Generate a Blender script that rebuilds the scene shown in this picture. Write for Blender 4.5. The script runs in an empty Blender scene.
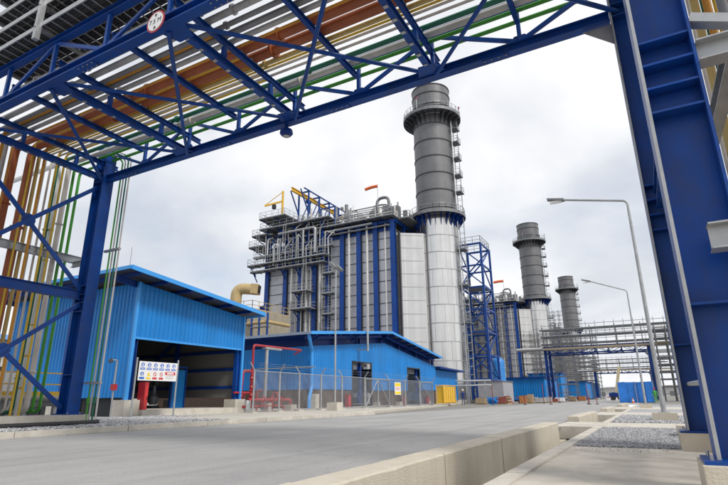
import bpy, bmesh, math, random
from mathutils import Vector, Matrix
random.seed(7)
SC = bpy.context.scene
COL = SC.collection
rad = math.radians

# ---------------------------------------------------------------- camera
F_PX, PITCH, ROLL, YAW, EYE = 504.04, rad(17.234), rad(-.545), rad(28.528), .8
fw = Vector((-math.sin(YAW)*math.cos(PITCH), math.cos(YAW)*math.cos(PITCH), math.sin(PITCH)))
rt0 = Vector((math.cos(YAW), math.sin(YAW), 0)); up0 = rt0.cross(fw)
rt = rt0*math.cos(ROLL)+up0*math.sin(ROLL); up = -rt0*math.sin(ROLL)+up0*math.cos(ROLL)
cam = bpy.data.cameras.new('camera'); camo = bpy.data.objects.new('camera', cam); COL.objects.link(camo)
m = Matrix((rt, up, -fw)).transposed().to_4x4(); m.translation = (0, 0, EYE); camo.matrix_world = m
cam.sensor_width = 36; cam.lens = F_PX/728*36; cam.clip_start = .05; cam.clip_end = 6000
SC.camera = camo
# ---------------------------------------------------------------- world
SUN_DIR = Vector((.80, -.30, .95)).normalized()          # towards the sun
w = bpy.data.worlds.new('World'); SC.world = w; w.use_nodes = True
nt = w.node_tree; nt.nodes.clear(); N = nt.nodes.new; L = nt.links.new
sky = N('ShaderNodeTexSky'); sky.sky_type = 'NISHITA'; sky.sun_disc = False
sky.sun_elevation = math.asin(SUN_DIR.z); sky.sun_rotation = math.atan2(SUN_DIR.x, SUN_DIR.y)
sc1 = N('ShaderNodeVectorMath'); sc1.operation = 'SCALE'; sc1.inputs['Scale'].default_value = .12; L(sky.outputs[0], sc1.inputs[0])
tc = N('ShaderNodeTexCoord'); sep = N('ShaderNodeSeparateXYZ'); L(tc.outputs['Generated'], sep.inputs[0])
ab = N('ShaderNodeMath'); ab.operation = 'ABSOLUTE'; L(sep.outputs[2], ab.inputs[0])
ad = N('ShaderNodeMath'); ad.inputs[1].default_value = .42; L(ab.outputs[0], ad.inputs[0])
dv = N('ShaderNodeVectorMath'); dv.operation = 'DIVIDE'; L(tc.outputs['Generated'], dv.inputs[0]); L(ad.outputs[0], dv.inputs[1])
def noise(scale, detail, rough, dist=0):
    n = N('ShaderNodeTexNoise'); n.inputs['Scale'].default_value = scale; n.inputs['Detail'].default_value = detail
    n.inputs['Roughness'].default_value = rough; n.inputs['Distortion'].default_value = dist; L(dv.outputs[0], n.inputs['Vector']); return n
n1 = noise(1.7, 6, .5, .3); n2 = noise(1.5, 5, .5, .2)
mp = N('ShaderNodeMapping'); mp.inputs['Location'].default_value = (3.3, 1.2, .4); L(dv.outputs[0], mp.inputs[0]); L(mp.outputs[0], n2.inputs['Vector'])
r1 = N('ShaderNodeValToRGB'); L(n1.outputs[0], r1.inputs[0])
r1.color_ramp.elements[0].position = .34; r1.color_ramp.elements[0].color = (.63, .665, .725, 1)
r1.color_ramp.elements[1].position = .58; r1.color_ramp.elements[1].color = (.90, .905, .92, 1)
r2 = N('ShaderNodeValToRGB'); L(n2.outputs[0], r2.inputs[0])
r2.color_ramp.elements[0].position = .52; r2.color_ramp.elements[0].color = (0, 0, 0, 1)
r2.color_ramp.elements[1].position = .80; r2.color_ramp.elements[1].color = (.55, .55, .55, 1)
mx = N('ShaderNodeMix'); mx.data_type = 'RGBA'; L(r2.outputs[0], mx.inputs[0]); L(r1.outputs[0], mx.inputs[6]); L(sc1.outputs[0], mx.inputs[7])
bg = N('ShaderNodeBackground'); bg.inputs[1].default_value = 1.0; L(mx.outputs[2], bg.inputs[0])
wo = N('ShaderNodeOutputWorld'); L(bg.outputs[0], wo.inputs[0])
# ---------------------------------------------------------------- sun, exposure
sl = bpy.data.lights.new('sun', 'SUN'); sl.energy = 2.3; sl.angle = rad(12); sl.color = (1, .96, .9)
so = bpy.data.objects.new('sun', sl); COL.objects.link(so); so.rotation_euler = SUN_DIR.to_track_quat('Z', 'Y').to_euler(); so.location = (30, -20, 60)
SC.view_settings.view_transform = 'Standard'; SC.view_settings.look = 'None'; SC.view_settings.gamma = 1
SC.view_settings.use_curve_mapping = False; SC.view_settings.exposure = .17

# ---------------------------------------------------------------- materials
MATS = {}
def mat(name, col=(.5, .5, .5), rough=.5, metal=0., var=.12, scale=1.5, bump=0., bscale=40., streak=0., dirt=None, dirtamt=0., spec=.5, band=0., dscale=.37):
    if name in MATS: return MATS[name]
    M = bpy.data.materials.new(name); M.use_nodes = True; t = M.node_tree; nd = t.nodes; lk = t.links.new
    b = nd['Principled BSDF']; b.inputs['Roughness'].default_value = rough; b.inputs['Metallic'].default_value = metal
    b.inputs['Specular IOR Level'].default_value = spec
    tcn = nd.new('ShaderNodeTexCoord')
    no = nd.new('ShaderNodeTexNoise'); no.inputs['Scale'].default_value = scale; no.inputs['Detail'].default_value = 8; no.inputs['Roughness'].default_value = .6
    lk(tcn.outputs['Object'], no.inputs['Vector'])
    rp = nd.new('ShaderNodeValToRGB'); lk(no.outputs[0], rp.inputs[0])
    lo = [max(0, c*(1-var)) for c in col]; hi = [min(1, c*(1+var)) for c in col]
    rp.color_ramp.elements[0].position = .33; rp.color_ramp.elements[0].color = (*lo, 1)
    rp.color_ramp.elements[1].position = .67; rp.color_ramp.elements[1].color = (*hi, 1)
    out = rp.outputs[0]
    if streak > 0:
        mpn = nd.new('ShaderNodeMapping'); mpn.inputs['Scale'].default_value = (5, 5, .25); lk(tcn.outputs['Object'], mpn.inputs[0])
        n2 = nd.new('ShaderNodeTexNoise'); n2.inputs['Scale'].default_value = 1.2; n2.inputs['Detail'].default_value = 6; lk(mpn.outputs[0], n2.inputs['Vector'])
        r2 = nd.new('ShaderNodeValToRGB'); lk(n2.outputs[0], r2.inputs[0]); r2.color_ramp.elements[0].position = .48; r2.color_ramp.elements[1].position = .75
        r2.color_ramp.elements[0].color = (0, 0, 0, 1); r2.color_ramp.elements[1].color = (streak, streak, streak, 1)
        mxn = nd.new('ShaderNodeMix'); mxn.data_type = 'RGBA'; lk(r2.outputs[0], mxn.inputs[0]); lk(out, mxn.inputs[6])
        mxn.inputs[7].default_value = (*(dirt or [c*.45 for c in col]), 1); out = mxn.outputs[2]
    if dirtamt > 0:
        n3 = nd.new('ShaderNodeTexNoise'); n3.inputs['Scale'].default_value = scale*dscale; n3.inputs['Detail'].default_value = 9; n3.inputs['Roughness'].default_value = .7
        lk(tcn.outputs['Object'], n3.inputs['Vector'])
        r3 = nd.new('ShaderNodeValToRGB'); lk(n3.outputs[0], r3.inputs[0]); r3.color_ramp.elements[0].position = .5; r3.color_ramp.elements[1].position = .72
        r3.color_ramp.elements[0].color = (0, 0, 0, 1); r3.color_ramp.elements[1].color = (dirtamt,)*3+(1,)
        mx3 = nd.new('ShaderNodeMix'); mx3.data_type = 'RGBA'; lk(r3.outputs[0], mx3.inputs[0]); lk(out, mx3.inputs[6])
        mx3.inputs[7].default_value = (*(dirt or [c*.5 for c in col]), 1); out = mx3.outputs[2]
    if band > 0:                                     # tone of each separately made sheet, about a metre wide
        sn = nd.new('ShaderNodeVectorMath'); sn.operation = 'SNAP'; sn.inputs[1].default_value = (1.04, 1.04, 50); lk(tcn.outputs['Object'], sn.inputs[0])
        wn = nd.new('ShaderNodeTexWhiteNoise'); lk(sn.outputs[0], wn.inputs['Vector'])
        mb_ = nd.new('ShaderNodeMapRange'); lk(wn.outputs['Value'], mb_.inputs[0]); mb_.inputs[3].default_value = 1-band; mb_.inputs[4].default_value = 1+band*.6
        hs = nd.new('ShaderNodeHueSaturation'); lk(mb_.outputs[0], hs.inputs['Value']); lk(out, hs.inputs['Color']); out = hs.outputs[0]
    lk(out, b.inputs['Base Color'])
    mr = nd.new('ShaderNodeMapRange'); lk(no.outputs[0], mr.inputs[0]); mr.inputs[3].default_value = max(.05, rough-.08); mr.inputs[4].default_value = min(1, rough+.1)
    lk(mr.outputs[0], b.inputs['Roughness'])
    if bump > 0:
        nb = nd.new('ShaderNodeTexNoise'); nb.inputs['Scale'].default_value = bscale; nb.inputs['Detail'].default_value = 5 if bscale > 2 else .5; lk(tcn.outputs['Object'], nb.inputs['Vector'])
        bn = nd.new('ShaderNodeBump'); bn.inputs['Strength'].default_value = bump; bn.inputs['Distance'].default_value = .02; lk(nb.outputs[0], bn.inputs['Height']); lk(bn.outputs[0], b.inputs['Normal'])
    MATS[name] = M; return M
steel_blue = mat('blue painted steel', (.004, .055, .28), .40, 0, .20, 1.1, .12, 25, .45, (.03, .05, .13), .55, .28, 0, 2.2)
steel_blue2 = mat('deep blue painted steel', (.004, .036, .21), .45, 0, .12, .6, spec=.28)
clad_blue = mat('sky blue cladding', (.010, .205, .58), .42, 0, .07, .8, 0, 1, .22, (.05, .19, .42), .35, .3, .10)
trim_blue = mat('pale blue trim', (.04, .30, .74), .45, 0, .06, 1)
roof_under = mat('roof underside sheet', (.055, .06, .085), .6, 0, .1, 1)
galv = mat('galvanised steel', (.40, .41, .42), .42, .55, .15, 3)
galv_mat = mat('weathered grating steel', (.20, .205, .215), .55, .3, .2, 2)
white_paint = mat('off white pipe lagging', (.60, .59, .57), .45, .2, .1, 2, 0, 1, .15)
alu = mat('bright aluminium lagging', (.68, .67, .655), .23, .95, .07, .25, 0, 1, 0, None, 0, .5, .15)
alu_seam = mat('dull seam band', (.42, .42, .42), .5, .7, .1, 2)
stack_grey = mat('dark grey stack lagging', (.165, .167, .175), .5, .1, .12, .6, 0, 1, .35, (.085, .085, .09), .4, .5, .12)
stack_ring = mat('stack ring steel', (.065, .067, .075), .55, .2, .1, 1)
clad_grey = mat('grey boiler casing', (.47, .48, .52), .42, .15, .14, .35, 0, 1, .3, (.27, .27, .28))
seam_grey = mat('casing joint', (.10, .10, .11), .6, .1, .1, 1)
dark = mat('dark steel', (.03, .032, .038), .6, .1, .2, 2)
concrete = mat('pale concrete', (.54, .505, .44), .85, 0, .13, 2.2, .35, 60, 0, (.27, .25, .21), .55)
concrete_stain = mat('stained concrete', (.55, .50, .415), .88, 0, .08, 1.1, .45, 50, .22, (.33, .25, .15), .30)
slab_mat = mat('walkway concrete', (.53, .49, .425), .88, 0, .16, 1.6, .4, 60, 0, (.27, .245, .20), .7)
gravel_mat = mat('grey crushed stone', (.33, .33, .345), .9, 0, .45, 9, .5, 30)
yellow = mat('yellow paint', (.72, .43, .03), .45, 0, .1, 2)
red = mat('red paint', (.38, .02, .028), .4, 0, .1, 2)
cream = mat('cream painted duct', (.46, .34, .16), .5, 0, .1, 1, 0, 1, .3)
white = mat('white panel', (.78, .78, .78), .45, 0, .03, 2)
black = mat('black rubber', (.02, .02, .022), .6, 0, .1, 2)
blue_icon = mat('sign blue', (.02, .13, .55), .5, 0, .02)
orange = mat('orange cloth', (.75, .16, .05), .7, 0, .08, 3)

# ---------------------------------------------------------------- geometry helpers
ORG = {}
ORD = ['first', 'second', 'third', 'fourth', 'fifth', 'sixth', 'seventh', 'eighth', 'ninth', 'tenth']
class MB:
    def __init__(s): s.v = []; s.f = []; s.mi = []
    def add(s, vs, fs):
        o = len(s.v); s.v += [Vector(v) for v in vs]; s.f += [tuple(i+o for i in f) for f in fs]; return s
    def box(s, x0, x1, y0, y1, z0, z1):
        return s.add([(x, y, z) for z in (z0, z1) for y in (y0, y1) for x in (x0, x1)],
                     [(0, 2, 3, 1), (4, 5, 7, 6), (0, 1, 5, 4), (2, 6, 7, 3), (0, 4, 6, 2), (1, 3, 7, 5)])
    def beam(s, p, q, a, b, side=(0, 0, 1)):       # rectangular bar: size b along 'side', a across
        p, q = Vector(p), Vector(q); d = (q-p).normalized(); sd = Vector(side); sd = (sd-d*sd.dot(d))
        if sd.length < 1e-4: sd = Vector((1, 0, 0)) - d*d.x
        if sd.length < 1e-4: sd = Vector((0, 1, 0)) - d*d.y
        sd.normalize(); t = d.cross(sd)
        vs = [e+t*(i*a/2)+sd*(j*b/2) for e in (p, q) for j in (-1, 1) for i in (-1, 1)]
        return s.add(vs, [(0, 1, 3, 2), (4, 6, 7, 5), (0, 4, 5, 1), (2, 3, 7, 6), (0, 2, 6, 4), (1, 5, 7, 3)])
    def ibeam(s, p, q, depth, width, tf, tw, side=(0, 0, 1)):
        p, q = Vector(p), Vector(q); d = (q-p).normalized(); sd = Vector(side); sd = (sd-d*sd.dot(d)).normalized()
        o = sd*(depth/2-tf/2)
        s.beam(p+o, q+o, width, tf, side); s.beam(p-o, q-o, width, tf, side); s.beam(p, q, tw, depth-2*tf, side); return s
    def tube(s, p, q, r, n=6, r2=None):
        p, q = Vector(p), Vector(q); r2 = r if r2 is None else r2; d = (q-p).normalized()
        a = d.orthogonal().normalized(); b = d.cross(a); vs = []
        for e, rr in ((p, r), (q, r2)): vs += [e+(a*math.cos(2*math.pi*i/n)+b*math.sin(2*math.pi*i/n))*rr for i in range(n)]
        fs = [(i, (i+1) % n, n+(i+1) % n, n+i) for i in range(n)]+[tuple(range(n-1, -1, -1)), tuple(range(n, 2*n))]
        return s.add(vs, fs)
    def path(s, pts, r, n=10, bend=None, seg=5):
        pts = [Vector(p) for p in pts]; bend = r*3 if bend is None else bend; cl = [pts[0]]
        for a, b, c in zip(pts, pts[1:], pts[2:]):
            k = min(bend, (a-b).length*.49, (c-b).length*.49); u = b+(a-b).normalized()*k; v = b+(c-b).normalized()*k
            for i in range(seg+1): t = i/seg; cl.append(u*(1-t)**2+b*2*t*(1-t)+v*t*t)
        cl.append(pts[-1]); o = len(s.v); a = None
        for i, p in enumerate(cl):
            d = (cl[min(i+1, len(cl)-1)]-cl[max(i-1, 0)]).normalized()
            a = d.orthogonal().normalized() if a is None else (a-d*a.dot(d)).normalized()
            b = d.cross(a); s.v += [p+(a*math.cos(2*math.pi*j/n)+b*math.sin(2*math.pi*j/n))*r for j in range(n)]
        for i in range(len(cl)-1):
            for j in range(n): s.f.append((o+i*n+j, o+i*n+(j+1) % n, o+(i+1)*n+(j+1) % n, o+(i+1)*n+j))
        s.f.append(tuple(o+j for j in range(n-1, -1, -1))); s.f.append(tuple(o+(len(cl)-1)*n+j for j in range(n))); return s
    def lathe(s, prof, c=(0, 0, 0), n=32, a0=0, a1=2*math.pi):   # prof: (r, z) list, closed ring if full turn
        o = len(s.v); c = Vector(c); full = abs(a1-a0-2*math.pi) < 1e-5; k = n if full else n+1
        for i in range(k):
            a = a0+(a1-a0)*i/n
            s.v += [c+Vector((r*math.cos(a), r*math.sin(a), z)) for r, z in prof]
        P = len(prof)
        for i in range(n):
            for j in range(P-1):
                i2 = (i+1) % k; s.f.append((o+i*P+j, o+i2*P+j, o+i2*P+j+1, o+i*P+j+1))
        return s
    def prism(s, poly, off):                        # polygon points (3D) extruded by a vector
        poly = [Vector(p) for p in poly]; off = Vector(off); n = len(poly)
        return s.add(poly+[p+off for p in poly], [tuple(range(n-1, -1, -1)), tuple(range(n, 2*n))]+[(i, (i+1) % n, n+(i+1) % n, n+i) for i in range(n)])
    def tilt(s, at):                                # turn a lathe from z to x and put it at a point
        s.v = [Vector((at[0]+v.z, at[1]+v.y, at[2]-v.x)) for v in s.v]; return s
    def disc(s, c, r, normal, thick, n=20):
        c = Vector(c); nn = Vector(normal).normalized(); return s.tube(c-nn*thick/2, c+nn*thick/2, r, n)
    def mesh(s, name, org=(0, 0, 0), mat=None, smooth=True):
        me = bpy.data.meshes.new(name); org = Vector(org)
        me.from_pydata([v-org for v in s.v], [], s.f)
        bm = bmesh.new(); bm.from_mesh(me); bmesh.ops.recalc_face_normals(bm, faces=bm.faces); bm.to_mesh(me); bm.free()
        if mat: me.materials.append(mat)
        if smooth:
            me.polygons.foreach_set('use_smooth', [True]*len(me.polygons)); me.set_sharp_from_angle(angle=rad(35))
        me.update(); return me
    def build(s, name, mt, parent=None, org=(0, 0, 0), smooth=True):
        if parent is not None: org = ORG[parent.name]
        o = bpy.data.objects.new(name, s.mesh(name, org, mt, smooth)); COL.objects.link(o)
        ORG[o.name] = Vector(org)
        if parent is not None: o.parent = parent
        else: o.location = org
        return o
def tag(o, label=None, cat=None, group=None, kind=None):
    if label: o['label'] = label
    if cat: o['category'] = cat
    if group: o['group'] = group
    if kind: o['kind'] = kind
    return o
def thing(name, label, cat, loc=(0, 0, 0), group=None):
    o = bpy.data.objects.new(name, None); COL.objects.link(o); o.location = loc; o.empty_display_size = .3
    ORG[o.name] = Vector(loc); return tag(o, label, cat, group)
def struct(o): o['kind'] = 'structure'; return o
def inst(name, me, parent, loc, rot=(0, 0, 0)):      # piece that shares mesh data
    o = bpy.data.objects.new(name, me); COL.objects.link(o); o.parent = parent
    o.location = Vector(loc)-ORG[parent.name]; o.rotation_euler = rot; ORG[o.name] = Vector(loc); return o
def copy_tree(o, parent=None):
    c = o.copy(); COL.objects.link(c); c.parent = parent
    for ch in list(o.children): copy_tree(ch, c)
    return c
def move_copy(o, d, label=None):
    c = copy_tree(o); c.location = o.location+Vector(d)
    if label: c['label'] = label
    return c
def railing(mb, pts, h=1.1, r=.028, step=1.5, closed=False):
    pts = [Vector(p) for p in pts]
    if closed: pts = pts+[pts[0]]
    for a, b in zip(pts, pts[1:]):
        n = max(1, round((b-a).length/step)); Z = Vector((0, 0, 1))
        for i in range(n+1): p = a.lerp(b, i/n); mb.tube(p, p+Z*h, r, 4)
        for k in (.5, 1): mb.tube(a+Z*h*k, b+Z*h*k, r, 4)
        d = (b-a).normalized(); mb.beam(a+Z*.07, b+Z*.07, .012, .14)
    return mb
def text_mesh(txt, size, M, name='lettering', mt=None, parent=None, depth=.002):
    cu = bpy.data.curves.new(name, 'FONT'); cu.body = txt; cu.size = size; cu.align_x = 'CENTER'; cu.align_y = 'CENTER'; cu.extrude = depth
    t = bpy.data.objects.new(name, cu); COL.objects.link(t); dg = bpy.context.evaluated_depsgraph_get(); dg.update()
    me = bpy.data.meshes.new_from_object(t.evaluated_get(dg)); bpy.data.objects.remove(t); bpy.data.curves.remove(cu)
    me.transform(M); me.materials.clear(); me.materials.append(mt)
    o = bpy.data.objects.new(name, me); COL.objects.link(o); o.parent = parent; ORG[o.name] = ORG[parent.name]; return o
def frame(c, xdir, ydir):                             # matrix with local x, y mapped to directions
    x = Vector(xdir).normalized(); y = Vector(ydir).normalized(); z = x.cross(y)
    M = Matrix((x, y, z)).transposed().to_4x4(); M.translation = c; return M
def corrug(mb, p0, p1, zb, zt, out, pitch=.25, dep=.035, thick=.03):
    """trapezoid profile sheet standing from p0 to p1 (xy); zb / zt may be numbers or pairs (start, end)"""
    p0, p1 = Vector((*p0, 0)), Vector((*p1, 0)); ln = (p1-p0).length; d = (p1-p0)/ln; out = Vector((*out, 0)).normalized()
    zb = zb if isinstance(zb, tuple) else (zb, zb); zt = zt if isinstance(zt, tuple) else (zt, zt)
    prof = []; u = 0
    while u < ln-1e-6:
        for f, o in ((0, 0), (.30, 0), (.42, 1), (.88, 1)):
            if u+f*pitch < ln: prof.append((u+f*pitch, o*dep))
        u += pitch
    prof.append((ln, 0)); vs = []
    for u, o in prof:
        for off in (o, -thick):
            q = p0+d*u+out*off; t = u/ln
            vs += [q+Vector((0, 0, zb[0]*(1-t)+zb[1]*t)), q+Vector((0, 0, zt[0]*(1-t)+zt[1]*t))]
    fs = []; n = len(prof)
    for i in range(n-1):
        a, b = i*4, i*4+4; fs += [(a, b, b+1, a+1), (a+2, a+3, b+3, b+2), (a+1, b+1, b+3, a+3), (a, a+2, b+2, b)]
    fs += [(0, 1, 3, 2), ((n-1)*4, (n-1)*4+2, (n-1)*4+3, (n-1)*4+1)]
    return mb.add(vs, fs)

# ================================================================ GROUND
TX0, TX1 = -2.24, -1.42                                  # trench opening
def sheet(name, rects, z, mt, sub=None):
    mb = MB()
    for x0, x1, y0, y1 in rects: mb.add([(x0, y0, z), (x1, y0, z), (x1, y1, z), (x0, y1, z)], [(0, 1, 2, 3)])
    return struct(mb.build(name, mt, None, smooth=False))
gm = mat('dusty site ground', (.22, .21, .19), .92, 0, .18, .3, .2, 20, 0, (.26, .25, .22), .5)
sheet('ground', [(-3000, TX0-.12, -3000, 4000), (TX1, 3000, -3000, 4000), (TX0, TX1, -3000, -6), (TX0, TX1, 62, 4000)], -.012, gm)
# road material: worn grey asphalt with length-wise wear bands and fine cracks of tone
road = bpy.data.materials.new('worn asphalt'); road.use_nodes = True
t = road.node_tree; nd = t.nodes; lk = t.links.new; b = nd['Principled BSDF']; b.inputs['Roughness'].default_value = .82
tcn = nd.new('ShaderNodeTexCoord'); mpn = nd.new('ShaderNodeMapping'); mpn.inputs['Scale'].default_value = (.9, .05, 1); lk(tcn.outputs['Object'], mpn.inputs[0])
def nz(vec, sc_, det=6, ro=.6):
    n = nd.new('ShaderNodeTexNoise'); n.inputs['Scale'].default_value = sc_; n.inputs['Detail'].default_value = det; n.inputs['Roughness'].default_value = ro; lk(vec, n.inputs['Vector']); return n.outputs[0]
def ramp(x, a, b_, ca, cb):
    r = nd.new('ShaderNodeValToRGB'); lk(x, r.inputs[0]); r.color_ramp.elements[0].position = a; r.color_ramp.elements[1].position = b_
    r.color_ramp.elements[0].color = (*ca, 1); r.color_ramp.elements[1].color = (*cb, 1); return r.outputs[0]
def mul(a, b_):
    q = nd.new('ShaderNodeMix'); q.data_type = 'RGBA'; q.blend_type = 'MULTIPLY'; q.inputs[0].default_value = 1; lk(a, q.inputs[6]); lk(b_, q.inputs[7]); return q.outputs[2]
c = ramp(nz(mpn.outputs[0], 1.4), .3, .7, (.325, .32, .315), (.385, .38, .372))
c = mul(c, ramp(nz(tcn.outputs['Object'], .45, 8, .65), .32, .66, (.84, .84, .85), (1.06, 1.055, 1.04)))
c = mul(c, ramp(nz(tcn.outputs['Object'], 42, 4, .75), .3, .7, (.74, .74, .74), (1.22, 1.22, 1.22)))
c = mul(c, ramp(nz(tcn.outputs['Object'], 1.9, 10, .75), .30, .42, (.84, .83, .82), (1, 1, 1)))
mp2 = nd.new('ShaderNodeMapping'); mp2.inputs['Scale'].default_value = (2.6, .035, 1); lk(tcn.outputs['Object'], mp2.inputs[0])
c = mul(c, ramp(nz(mp2.outputs[0], 1.0, 5, .6), .36, .46, (.86, .86, .87), (1, 1, 1)))          # tyre tracks
wp = nd.new('ShaderNodeVectorMath'); wp.operation = 'ADD'; lk(tcn.outputs['Object'], wp.inputs[0])
wn_ = nd.new('ShaderNodeTexNoise'); wn_.inputs['Scale'].default_value = .8; wn_.inputs['Detail'].default_value = 6; lk(tcn.outputs['Object'], wn_.inputs['Vector'])
ws = nd.new('ShaderNodeVectorMath'); ws.operation = 'SCALE'; ws.inputs['Scale'].default_value = 1.6; lk(wn_.outputs['Color'], ws.inputs[0]); lk(ws.outputs[0], wp.inputs[1])
vo = nd.new('ShaderNodeTexVoronoi'); vo.feature = 'DISTANCE_TO_EDGE'; vo.inputs['Scale'].default_value = .22; lk(wp.outputs[0], vo.inputs['Vector'])
c = mul(c, ramp(vo.outputs['Distance'], .0, .006, (.86, .86, .86), (1, 1, 1)))                  # fine cracks
sp_ = nd.new('ShaderNodeTexVoronoi'); sp_.inputs['Scale'].default_value = .55; lk(tcn.outputs['Object'], sp_.inputs['Vector'])
c = mul(c, ramp(sp_.outputs['Distance'], .07, .13, (.80, .795, .79), (1, 1, 1)))                # oil spots
lk(c, b.inputs['Base Color'])
bn = nd.new('ShaderNodeBump'); bn.inputs['Strength'].default_value = .5; bn.inputs['Distance'].default_value = .01
lk(nz(tcn.outputs['Object'], 70, 4), bn.inputs['Height']); lk(bn.outputs[0], b.inputs['Normal'])
sheet('road', [(-12.98, -2.60, -40, 62), (-12.98, TX1, 62, 420)], 0, road)
# left hard standing (kerb, gravel bed, concrete apron)
LZ = .15
sheet('gravel_bed', [(-60, -13.25, -30, 14.4), (-60, -17.2, 14.4, 17.4)], LZ-.02, gravel_mat)
ap = MB(); ap.prism([(-13.25, 14.4, 0), (-17.2, 14.4, 0), (-17.2, 17.4, 0), (-60, 17.4, 0), (-60, 66, 0), (-22.0, 66, 0), (-17.5, 46, 0), (-13.25, 24, 0)], (0, 0, LZ))
struct(ap.build('concrete_apron', mat('light apron concrete', (.47, .44, .385), .88, 0, .10, .7, .25, 50, 0, (.34, .31, .26), .5), None, smooth=False))
kb = struct(MB().box(-13.2, -13.03, -30, 23, -.1, .02).build('kerb', concrete, None))
y = -8.0; i = 0
while y < 22.8:
    ln = 3.0; z1 = LZ+random.uniform(-.006, .006)
    MB().prism([(-13.0+random.uniform(-.008, .008), y+.012, 0), (-13.0, y+ln-.012, 0), (-13.26, y+ln-.012, 0), (-13.26, y+.012, 0)], (0, 0, z1)).build('kerb_stone', concrete, kb, smooth=False)
    y += ln
kb2 = struct(MB().box(-17.6, -17.5, 30, 31, -.1, 0).build('far_kerb', concrete, None))
pts = [(-13.12, 23.0), (-14.0, 26.6), (-15.2, 32), (-16.6, 38.5), (-17.9, 45), (-19.4, 52), (-20.6, 58)]
for a, b_ in zip(pts, pts[1:]):
    d = (Vector(b_)-Vector(a)); d -= d.normalized()*.03
    MB().beam((a[0], a[1], .08), (a[0]+d.x, a[1]+d.y, .08), .25, .17).build('kerb_stone', concrete, kb2, smooth=False)

# right walkway: slab, strips, gravel, edging, drain with parapet
RX = 7.0
slab = MB()
slab.box(TX1+.102, RX, -6, 9.78, -.11, 0)
struct(slab.build('walkway_slab', slab_mat, None, smooth=False))
STR = ((15.8, 18.7), (26, 31), (38, 46))
for y0, y1 in STR:
    cs_ = struct(MB().box(TX1+.102, RX, y0, y1, -.2, .004).build('crossing_slab', concrete, None, smooth=False))
    MB().box(TX0-.35, TX1-.102, y0, y1, -.30, .02).build('cover_slab', concrete, cs_, smooth=False)
edge = struct(MB().box(TX1-.06, TX1+.06, -6, -5.9, -.9, -.3).build('drain_edging', concrete, None))
y = -6
while y < 61:
    ln = 2.4; MB().box(TX1-.10, TX1+.10, y+.006, y+ln-.006, -.9, .024+random.uniform(-.004, .004)).build('edging_block', concrete, edge, smooth=False); y += ln
struct(MB().box(TX0-.2, TX1, -6, 62, -1.0, -.86).build('drain_floor', mat('damp drain floor', (.10, .085, .065), .7, 0, .2, 2, .2), None))
par = struct(MB().box(TX0-.28, TX0-.03, -6, 62, -1.0, -.32).build('drain_wall', concrete_stain, None))
for y0, y1 in ((-5, -2), (-1.95, 1.0), (1.05, 3.5), (3.52, 6.05), (6.07, 8.7), (8.72, 11.3), (11.32, 14.5), (18.9, 22.2), (22.22, 25.6), (31.4, 34.8), (34.82, 37.9), (46.5, 52), (52.03, 60)):
    mb = MB(); x0, x1 = TX0-.36, TX0-.003; zt = .18+random.uniform(-.006, .006); bv = .018; j = random.uniform(-.008, .008)
    n = max(4, int((y1-y0)/.22)); vs = []; rj = lambda k: random.uniform(-.002, .002) - (random.uniform(.004, .014) if random.random() < .07 else 0)
    for i in range(n+1):
        yy = y0+(y1-y0-.012)*i/n; e1, e2 = rj(0), rj(0)
        vs += [(x0+j, yy, -.9), (x1+j, yy, -.9), (x1+j, yy, zt-bv+e1), (x1+j-bv+e1, yy, zt+rj(0)*.4), (x0+j+bv-e2, yy, zt+rj(0)*.4), (x0+j, yy, zt-bv+e2)]
    fs = [tuple(i*6+q if c_ == 0 else (i+1)*6+q2 for c_, q, q2 in ((0, k, k), (0, (k+1) % 6, 0), (1, 0, (k+1) % 6), (1, 0, k))) for i in range(n) for k in range(6)]
    mb.add(vs, fs+[tuple(range(6)), tuple(n*6+q for q in range(5, -1, -1))])
    mb.build('parapet_block', concrete_stain, par, smooth=False)
# crushed stone: real chips on a bed
def gravel(name, rects, n, size, z, label):
    mb = MB(); rs = random.Random(3); vs = []; fs = []
    tot = sum((r[1]-r[0])*(r[3]-r[2]) for r in rects)
    for x0, x1, y0, y1 in rects:
        for k in range(int(n*(x1-x0)*(y1-y0)/tot)):
            c = Vector((rs.uniform(x0, x1), rs.uniform(y0, y1), z+rs.uniform(-.003, .018))); s = size*rs.uniform(.5, 1.4)
            R = Matrix.Rotation(rs.uniform(0, 6.3), 3, Vector((rs.gauss(0, 1), rs.gauss(0, 1), rs.gauss(0, 1))).normalized()); o = len(vs)
            for q in ((1, 0, 0), (-1, .2, 0), (0, 1, .1), (0, -.9, 0), (.1, 0, .7), (0, 0, -.7)): vs.append(c+R@(Vector(q)*s*rs.uniform(.7, 1.2)))
            for f in ((0, 2, 4), (2, 1, 4), (1, 3, 4), (3, 0, 4), (2, 0, 5), (1, 2, 5), (3, 1, 5), (0, 3, 5)): fs.append(tuple(o+i for i in f))
    me = bpy.data.meshes.new(name); me.from_pydata(vs, [], fs)
    gmat = bpy.data.materials.new(name); gmat.use_nodes = True; t = gmat.node_tree; bb = t.nodes['Principled BSDF']; bb.inputs['Roughness'].default_value = .9
    g = t.nodes.new('ShaderNodeNewGeometry'); r = t.nodes.new('ShaderNodeValToRGB'); t.links.new(g.outputs['Random Per Island'], r.inputs[0])
    r.color_ramp.elements[0].color = (.19, .19, .205, 1); r.color_ramp.elements[1].color = (.56, .56, .57, 1); t.links.new(r.outputs[0], bb.inputs['Base Color'])
    me.materials.append(gmat); o = bpy.data.objects.new(name, me); COL.objects.link(o); return tag(o, label, 'gravel', None, 'stuff')
sheet('gravel_base', [(TX1+.1, RX, 9.8, 15.78), (TX1+.1, RX, 18.72, 25.98), (TX1+.1, RX, 31.02, 37.98), (TX1+.1, RX, 46.02, 60)], -.006, gravel_mat)
gravel('gravel', [(TX1+.13, 1.6, 9.84, 15.76)], 52000, .0165, .0, 'grey crushed stone filling the beds beside the drain')
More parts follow.
